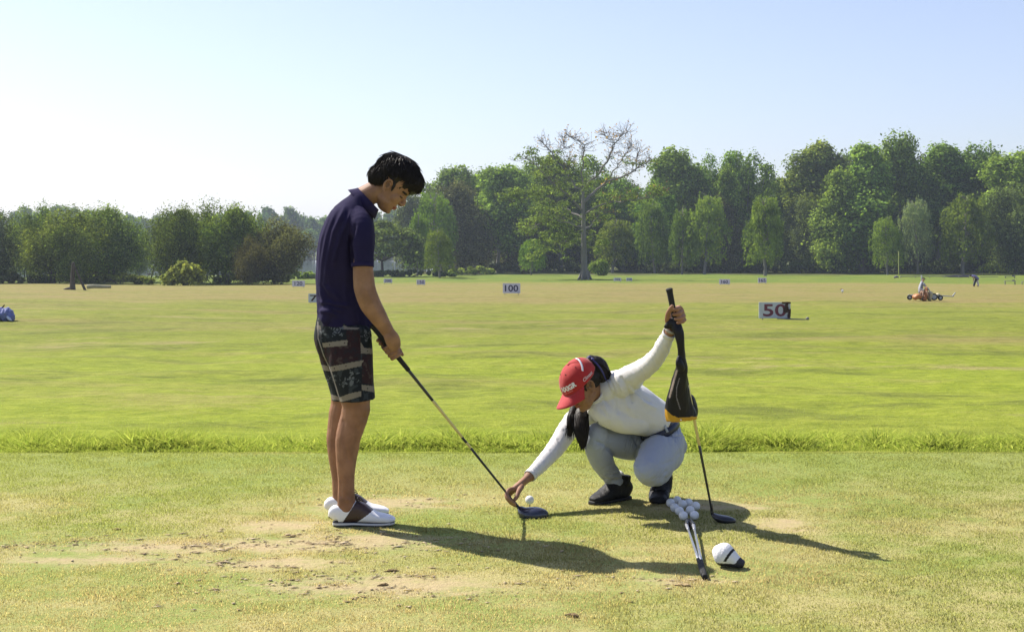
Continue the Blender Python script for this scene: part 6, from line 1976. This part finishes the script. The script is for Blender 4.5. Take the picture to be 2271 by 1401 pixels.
# belt ring round the waist
bt = band('belt', P(1461, 948, 6.80), P(1454, 932, 6.80) - P(1468, 964, 6.805), .1000, .168, .036, .006, (0.018, 0.022, 0.045), vmat('belt_leather', 0.45, 0.5), wom, n=48)
me = raw('belt_loop', [limb([P(1474, 943, 6.628), P(1477, 950, 6.625), P(1480, 957, 6.63)], .006, .006, hint=(0, 1, 0), n=10, ex=3, caps=(.2, .2))]); set_col(me, (0.34, 0.37, 0.42))
child('belt_loop', me, M_WS, bt)

# shoes -----------------------------------------------------------------
M_BSH = vmat('black_shoe', 0.62, 0.3, 0.002, 160, var=0.3)
hl, to = PG(1394, 1106), PG(1316, 1119)
u = (to - hl).normalized(); Ls = 0.262
vv = Vector((-u.y, u.x, 0))
def SW(x, y, z): return hl + u * x + vv * y + Vector((0, 0, z))
sec = [(0.0, .012, .075, .026), (0.02, .008, .10, .034), (0.05, .008, .112, .037), (0.085, .008, .118, .038), (0.115, .008, .108, .041), (0.15, .008, .082, .045), (0.19, .008, .060, .047), (0.225, .008, .048, .041), (0.25, .012, .036, .027)]
me = fuse('shoe', [limb([SW(s[0], 0, (s[1] + s[2]) / 2) for s in sec], [s[3] for s in sec], [(s[2] - s[1]) / 2 for s in sec], hint=(0, 0, 1), n=26, sub=3, caps=(0.4, 0.6), ex=2.5),
                   limb([SW(0.045, 0, .08), SW(0.045, 0, .105), SW(0.043, 0, .125)], [.040, .040, .041], [.045, .045, .046], hint=tuple(u), n=24, caps=(0.3, 0.1))], 0.003, 2)
co = get_co(me); put_co(me, co + get_no(me) * ((fbm(co, 45, 2) - 0.5) * 0.006)[:, None])
set_col(me, (0.008, 0.008, 0.009))
s1 = child('shoe', me, M_BSH, wom)
me = raw('sole', [limb([SW(x, 0, .010) for x in (0.0, .03, .08, .14, .19, .235, .256)], [.024, .033, .034, .038, .043, .037, .025], .010, hint=(0, 0, 1), n=26, sub=3, caps=(0.5, 0.5), ex=4)]); set_col(me, (0.015, 0.015, 0.017))
child('sole', me, M_BSH, s1)
lp = []
for i in range(5):
    x = 0.105 + 0.016 * i; z = 0.114 - 0.012 * i
    lp.append(limb([SW(x, -0.022, z - 0.010), SW(x + 0.004, 0, z + 0.004), SW(x, 0.022, z - 0.010)], 0.003, 0.003, n=8))
for a, b, cz in ((0.03, 0.02, 0.016), (-0.005, -0.03, 0.012), (0.035, -0.02, 0.004)):
    lp.append(limb([SW(0.108, 0, 0.118), SW(0.108 + a * .5, b * .6, 0.120 + cz), SW(0.108 + a, b, 0.104), SW(0.112, 0, 0.114)], 0.0024, 0.0024, n=8))
me = raw('lace', lp); set_col(me, (0.06, 0.06, 0.065)); child('lace', me, M_BSH, s1)
# left foot up on its toes under the knee
me = fuse('shoe', [limb([P(1474, 1040, 6.86), P(1472, 1060, 6.88), P(1467, 1080, 6.86), P(1462, 1096, 6.80)], [.040, .046, .050, .052], [.036, .050, .046, .034], hint=(0, 1, 0), n=24, caps=(0.3, 0.6), ex=2.3),
                   limb([P(1463, 1093, 6.82), P(1461, 1101, 6.77), P(1459, 1110, 6.70)], [.052, .050, .042], [.034, .026, .020], hint=(0, 0.3, 1), n=24, caps=(0.6, 0.7), ex=2.5)], 0.003, 3)
co = get_co(me); co = co + get_no(me) * ((fbm(co, 40, 2) - 0.5) * 0.008)[:, None]; co[:, 2] = np.maximum(co[:, 2], 0.002); put_co(me, co)
set_col(me, (0.008, 0.008, 0.009))
s2_ = child('shoe', me, M_BSH, wom)
me = raw('lace', [limb([P(1455, 1070 + 8 * i, 6.80 - 0.016 * i), P(1466, 1068 + 8 * i, 6.785 - 0.016 * i), P(1477, 1070 + 8 * i, 6.80 - 0.016 * i)], 0.003, 0.003, n=8) for i in range(3)]); set_col(me, (0.015, 0.015, 0.017))
child('lace', me, M_BSH, s2_)

# hair --------------------------------------------------------------------
r_ = np.random.default_rng(12)
scalp = [KW.ell((-.014, 0, .040), (.098, .077, .066), 24), KW.ell((-.055, 0, .005), (.058, .068, .060), 20)]
for s in (-1, 1): scalp.append(limb([KW(.020, s * .070, .040), KW(.024, s * .071, .015), KW(.022, s * .069, -.008)], [.012, .010, .005], [.005, .005, .003], hint=tuple(KW.l), n=10))
tailA = [(1310, 800, 6.52, 13, .030), (1326, 808, 6.52, 18, .036), (1336, 826, 6.53, 17, .038), (1340, 842, 6.56, 12, .034), (1336, 856, 6.62, 11, .03), (1322, 880, 6.70, 12, .03), (1303, 900, 6.72, 14, .03)]
tailB = [(1293, 896, 6.66, 13, .028), (1289, 920, 6.60, 14.5, .030), (1289, 948, 6.56, 14.5, .028), (1291, 972, 6.55, 10.5, .022), (1293, 992, 6.55, 4, .010)]
tailC = [(1277, 898, 6.64, 10, .022), (1268, 925, 6.60, 9, .020), (1265, 948, 6.58, 6, .014), (1264, 966, 6.57, 2.5, .006)]
hair = fuse('hair', scalp + [pxlimb(tailA), pxlimb(tailB), pxlimb(tailC)], 0.0034, 2)
co = get_co(hair); w = fbm(co * np.array([1.6, 1.6, 0.45]), 60, 3) - 0.5
put_co(hair, co + get_no(hair) * (w * 0.005)[:, None])
hw_ = child('hair', hair, M_HAIR, wom)
curves = []
for S_, n_ in ((tailA, 420), (tailB, 520), (tailC, 220)):
    S0 = np.array(S_, dtype=float)
    for i in range(n_):
        a = r_.uniform(0, 6.28); k0 = r_.uniform(0, len(S0) - 2.2); k1 = min(len(S0) - 1 + (0.0), k0 + r_.uniform(1.2, 2.6))
        kk = np.linspace(k0, k1, 8); ix = np.arange(len(S0))
        f = [np.interp(kk, ix, S0[:, j]) for j in range(5)]
        wob = 1.02 + 0.05 * r_.normal() + np.linspace(0, 0.25 * r_.random(), 8)
        pts = []
        for j in range(8):
            ra = f[3][j] * wob[j]; rb = f[4][j] * wob[j]
            pts.append(tuple(P(f[0][j] + ra * math.cos(a + 0.1 * j), f[1][j] + (1.2 * r_.normal() if j == 7 else 0), f[2][j] + rb * math.sin(a + 0.1 * j))))
        curves.append((np.array(pts), r_.uniform(0.0010, 0.0022)))
    e = S0[-1]
    if S_ is not tailA:
        for i in range(60):
            q0 = (e[0] + r_.normal() * 4, e[1] - 22 + r_.normal() * 6, e[2] + r_.normal() * .01); q1 = (q0[0] + r_.normal() * 3, e[1] + r_.uniform(-6, 12), q0[2] + r_.normal() * .006)
            curves.append((np.array([tuple(P(*q0)), tuple(P((q0[0] + q1[0]) / 2 + r_.normal(), (q0[1] + q1[1]) / 2, q0[2])), tuple(P(*q1))]), 0.0016))
so = strands('strands', curves, M_HAIR, wom); so.parent = hw_; so.location = (0, 0, 0)
# ribbon through the tail
me = raw('ribbon', [limb([P(1313, 796, 6.46), P(1325, 808, 6.455), P(1336, 824, 6.46), P(1342, 838, 6.48), P(1347, 846, 6.50)], [.0035, .004, .004, .003, .002], [.002] * 5, n=10),
                    ell(P(1307, 792, 6.47), (.010, .010, .006), n=14), ell(P(1314, 796, 6.46), (.008, .010, .007), n=14)]); set_col(me, (0.03, 0.03, 0.16))
child('ribbon', me, vmat('ribbon', 0.4), wom)

# cap -----------------------------------------------------------------------
cc0 = np.array([-.008, 0, .028]); cr = np.array([.104, .086, .095])
nl_, nt_ = 64, 26
V = []; tiltp = 0.10
def capS(lon, t):
    """t 0 at the rim .. 1 at the button"""
    th = t * math.pi / 2
    c_, s_ = math.cos(th), math.sin(th)
    x = cr[0] * c_ * math.cos(lon); y = cr[1] * c_ * math.sin(lon); z = cr[2] * s_
    bul = 1 + 0.05 * c_ * s_ * 2
    z0 = -0.012 * math.cos(lon) * (1 - t) * 1.0 + (0.004 if math.cos(lon) < -0.5 else 0)
    pan = 1 - 0.006 * max(0, 1 - abs(((lon / (math.pi / 3)) % 1) - 0.5) * 2 * 1.0) * 0
    return np.array([cc0[0] + x * bul, cc0[1] + y * bul, cc0[2] + z * bul + z0])


r_ = np.random.default_rng(2)
outer = []; inner = []
for i in range(nt_ + 1):
    for j in range(nl_):
        lon = 2 * math.pi * j / nl_; t = i / nt_
        p = capS(lon, t)
        d = p - cc0; d /= np.linalg.norm(d) + 1e-9
        seam = min(abs(((lon + math.pi / 6 * 0) / (math.pi / 3)) - round(lon / (math.pi / 3))), 0.5)
        dent = -0.0014 * math.exp(-(seam / 0.05) ** 2) + 0.004 * (float(vnoise(np.array([p * 1.0]), 26)[0]) - 0.5)
        outer.append(p + d * dent); inner.append(p - d * 0.004)
outer = np.array(outer); inner = np.array(inner)
wv_ = lambda L: np.array([KW(*q_) for q_ in L])
nO = len(outer)
Fs = []
for i in range(nt_):
    for j in range(nl_):
        k = (j + 1) % nl_
        a, b, c_, d_ = i * nl_ + j, i * nl_ + k, (i + 1) * nl_ + k, (i + 1) * nl_ + j
        Fs.append((a, b, c_, d_)); Fs.append((nO + d_, nO + c_, nO + b, nO + a))
for j in range(nl_):
    k = (j + 1) % nl_; Fs.append((j, nO + j, nO + k, k))
capm = raw('cap', [(wv_(np.concatenate([outer, inner])), Fs)])
RED = (0.40, 0.022, 0.022)
set_col(capm, RED)
M_CAP = vmat('cap_cloth', 0.75, 0.25, 0.0008, 700, 0.2, var=0.12)
cap = child('cap', capm, M_CAP, wom)
# brim
V = []; nb, nr = 30, 8
for side_ in (0, 1):
    for i in range(nr + 1):
        for j in range(nb + 1):
            a = (j / nb - 0.5) * 2 * 1.22
            t = i / nr
            rim = capS(a, 0.0)
            ln = 0.074 * math.cos(a * 0.98) ** 0.75 if abs(a) < 1.5 else 0
            o = np.array([ln * t, math.sin(a) * 0.004 * t, -0.020 * t ** 1.2 - 0.030 * math.sin(a) ** 2 * t - 0.004 * side_])
            V.append(rim + o + np.array([-.002, 0, 0]))
V = np.array(V); n1_ = (nr + 1) * (nb + 1); Fs = []
for i in range(nr):
    for j in range(nb):
        a = i * (nb + 1) + j
        Fs.append((a, a + 1, a + nb + 2, a + nb + 1)); Fs.append((n1_ + a + nb + 1, n1_ + a + nb + 2, n1_ + a + 1, n1_ + a))
for j in range(nb):
    a = nr * (nb + 1) + j; Fs.append((a, a + 1, n1_ + a + 1, n1_ + a))
brm = raw('brim', [(wv_(V), Fs)])
set_col(brm, (0.42, 0.028, 0.034))
child('brim', brm, M_CAP, cap)
me = raw('button', [KW.ell(tuple(capS(0, 1.0) + np.array([0, 0, .002])), (.008, .008, .005), 12)] ); set_col(me, RED); child('button', me, M_CAP, cap)
# eyelets
ey = []
for lon in (0.5, 1.55, 2.6, -0.5):
    p = capS(lon, 0.62); ey.append(KW.ell(tuple(p), (.0035, .0035, .0035), 8))
me = raw('eyelet', ey); set_col(me, (0.05, 0.01, 0.01)); child('eyelet', me, M_CAP, cap)
# white strap clip over the crown
p_ = [capS(2.75, 0.72), capS(2.25, 0.62), capS(1.88, 0.48), capS(1.64, 0.36)]
p_ = [q_ + (q_ - cc0) / np.linalg.norm(q_ - cc0) * 0.004 for q_ in p_]
me = raw('clip', [limb([KW(*q_) for q_ in p_], .0055, .0022, hint=tuple(KW.l), n=10, sub=5)]); set_col(me, (0.75, 0.75, 0.8)); child('clip', me, M_PRINT, cap)
# lettering on the cap, wrapped on the crown


def cap_text(txt, lon0, t0, hgt, wide, name, col, slope=0.0, shear=0.0, bold=0.03):
    V, Fs = text_mesh(txt, 1.0, 0.0, bold, shear)
    ex = V.max(0) - V.min(0); V = V - (V.max(0) + V.min(0)) / 2
    W_ = []
    for v in V:
        u_ = v[0] / ex[0] * wide; w_ = v[1] / ex[1] * hgt
        lon = lon0 + u_; t = t0 + w_ + slope * u_
        p = capS(lon, t); d = p - cc0; d /= np.linalg.norm(d)
        W_.append(KW(*(p + d * 0.0042)))
    me = raw(name, [(np.array(W_), Fs)]); set_col(me, col)
    return child(name, me, M_PRINT, cap)


cap_text('NXIGR', 0.50, 0.225, 0.15, 0.98, 'lettering', (0.80, 0.80, 0.80), bold=0.045)
cap_text('Climass', 1.66, 0.13, 0.10, 0.62, 'lettering', (0.72, 0.60, 0.60), shear=0.35, slope=-0.05, bold=0.01)
cap_text('oo oooo', 0.42, 0.105, 0.035, 0.55, 'stitching', (0.75, 0.30, 0.28), bold=0.0)

# head cover dangling from the raised hand --------------------------------------
hcv = empty('head_cover', P(1512, 925, 6.2), 'black club head cover with a yellow hem hanging from the raised hand', 'head cover')
bell = [(1497, 716, 6.12, 14, .022), (1506, 738, 6.11, 11, .022), (1510, 765, 6.11, 8.5, .018), (1511, 792, 6.12, 9, .020), (1512, 812, 6.13, 12, .026), (1508, 840, 6.15, 16.5, .034), (1506, 868, 6.17, 23, .042), (1506, 895, 6.19, 30, .050),
        (1508, 911, 6.20, 33, .054), (1511, 923, 6.205, 34, .056), (1512, 931, 6.205, 33, .055)]
flap = [(1478, 724, 6.13, 6, .012), (1488, 716, 6.12, 10, .018), (1500, 712, 6.12, 11, .020)]
lobe = [(1532, 885, 6.26, 9, .03), (1538, 905, 6.27, 10, .035), (1538, 922, 6.27, 8.5, .03)]
knot = [(1505, 795, 6.105, 5, .012), (1506, 806, 6.10, 8, .016), (1510, 816, 6.11, 8, .016)]
def bell_frames(S_, caps): return pxlimb(S_, n=28, caps=caps, ex=2.2)
me = fuse('cover', [bell_frames(bell, (0.8, 0.05)), pxlimb(flap), pxlimb(lobe), pxlimb(knot)], 0.003, 2)
co = get_co(me); co = co + get_no(me) * ((fbm(co * np.array([1.5, 1.5, 0.5]), 28, 3) - 0.5) * 0.012)[:, None]; put_co(me, co)
cl = np.tile(np.array([0.007, 0.006, 0.009]), (len(co), 1)); px = to_px(co)
d_, s_ = seg_dist(px, [(1507, 838), (1501, 858), (1500, 880), (1509, 908)]); cl[d_ < 0.9] = (0.20, 0.18, 0.20)
d_, s_ = seg_dist(px, [(1501, 822), (1494, 846), (1485, 880)]); cl[d_ < 2.2] = (0.30, 0.24, 0.20)
m = (px[:, 1] > np.interp(px[:, 0], [1474, 1490, 1505, 1545], [905, 920, 926, 923])) & (co[:, 1] < 6.262); cl[m] = (0.50, 0.27, 0.02)
set_col(me, cl)
cvr = child('cover', me, vmat('cover_black', 0.5, 0.3, 0.001, 300), hcv)
me = raw('rivet', [ell(P(1510, 931, 6.145), (.004, .003, .004), n=10)]); set_col(me, (0.8, 0.75, 0.6)); child('rivet', me, M_PRINT, hcv)
# ================================================================== HAZE
hb = bmesh.new()
bmesh.ops.create_cube(hb, size=1.0)
hm = bpy.data.meshes.new('haze'); hb.to_mesh(hm); hb.free()
hz = bpy.data.objects.new('haze', hm)
COL.objects.link(hz)
hz.scale = (9000, 7200, 70)
hz.location = (0, 2800, 27)
qh = bpy.data.materials.new('haze'); qh.use_nodes = True
qh.node_tree.nodes.clear()
ho = qh.node_tree.nodes.new('ShaderNodeOutputMaterial')
hv = qh.node_tree.nodes.new('ShaderNodeVolumePrincipled')
hv.inputs['Color'].default_value = (0.74, 0.86, 1.0, 1)
hv.inputs['Density'].default_value = 0.00027
hv.inputs['Anisotropy'].default_value = 0.35
qh.node_tree.links.new(hv.outputs[0], ho.inputs['Volume'])
hm.materials.append(qh)
tag(hz, kind='stuff', label='thin blue daylight haze over the range', cat='haze')
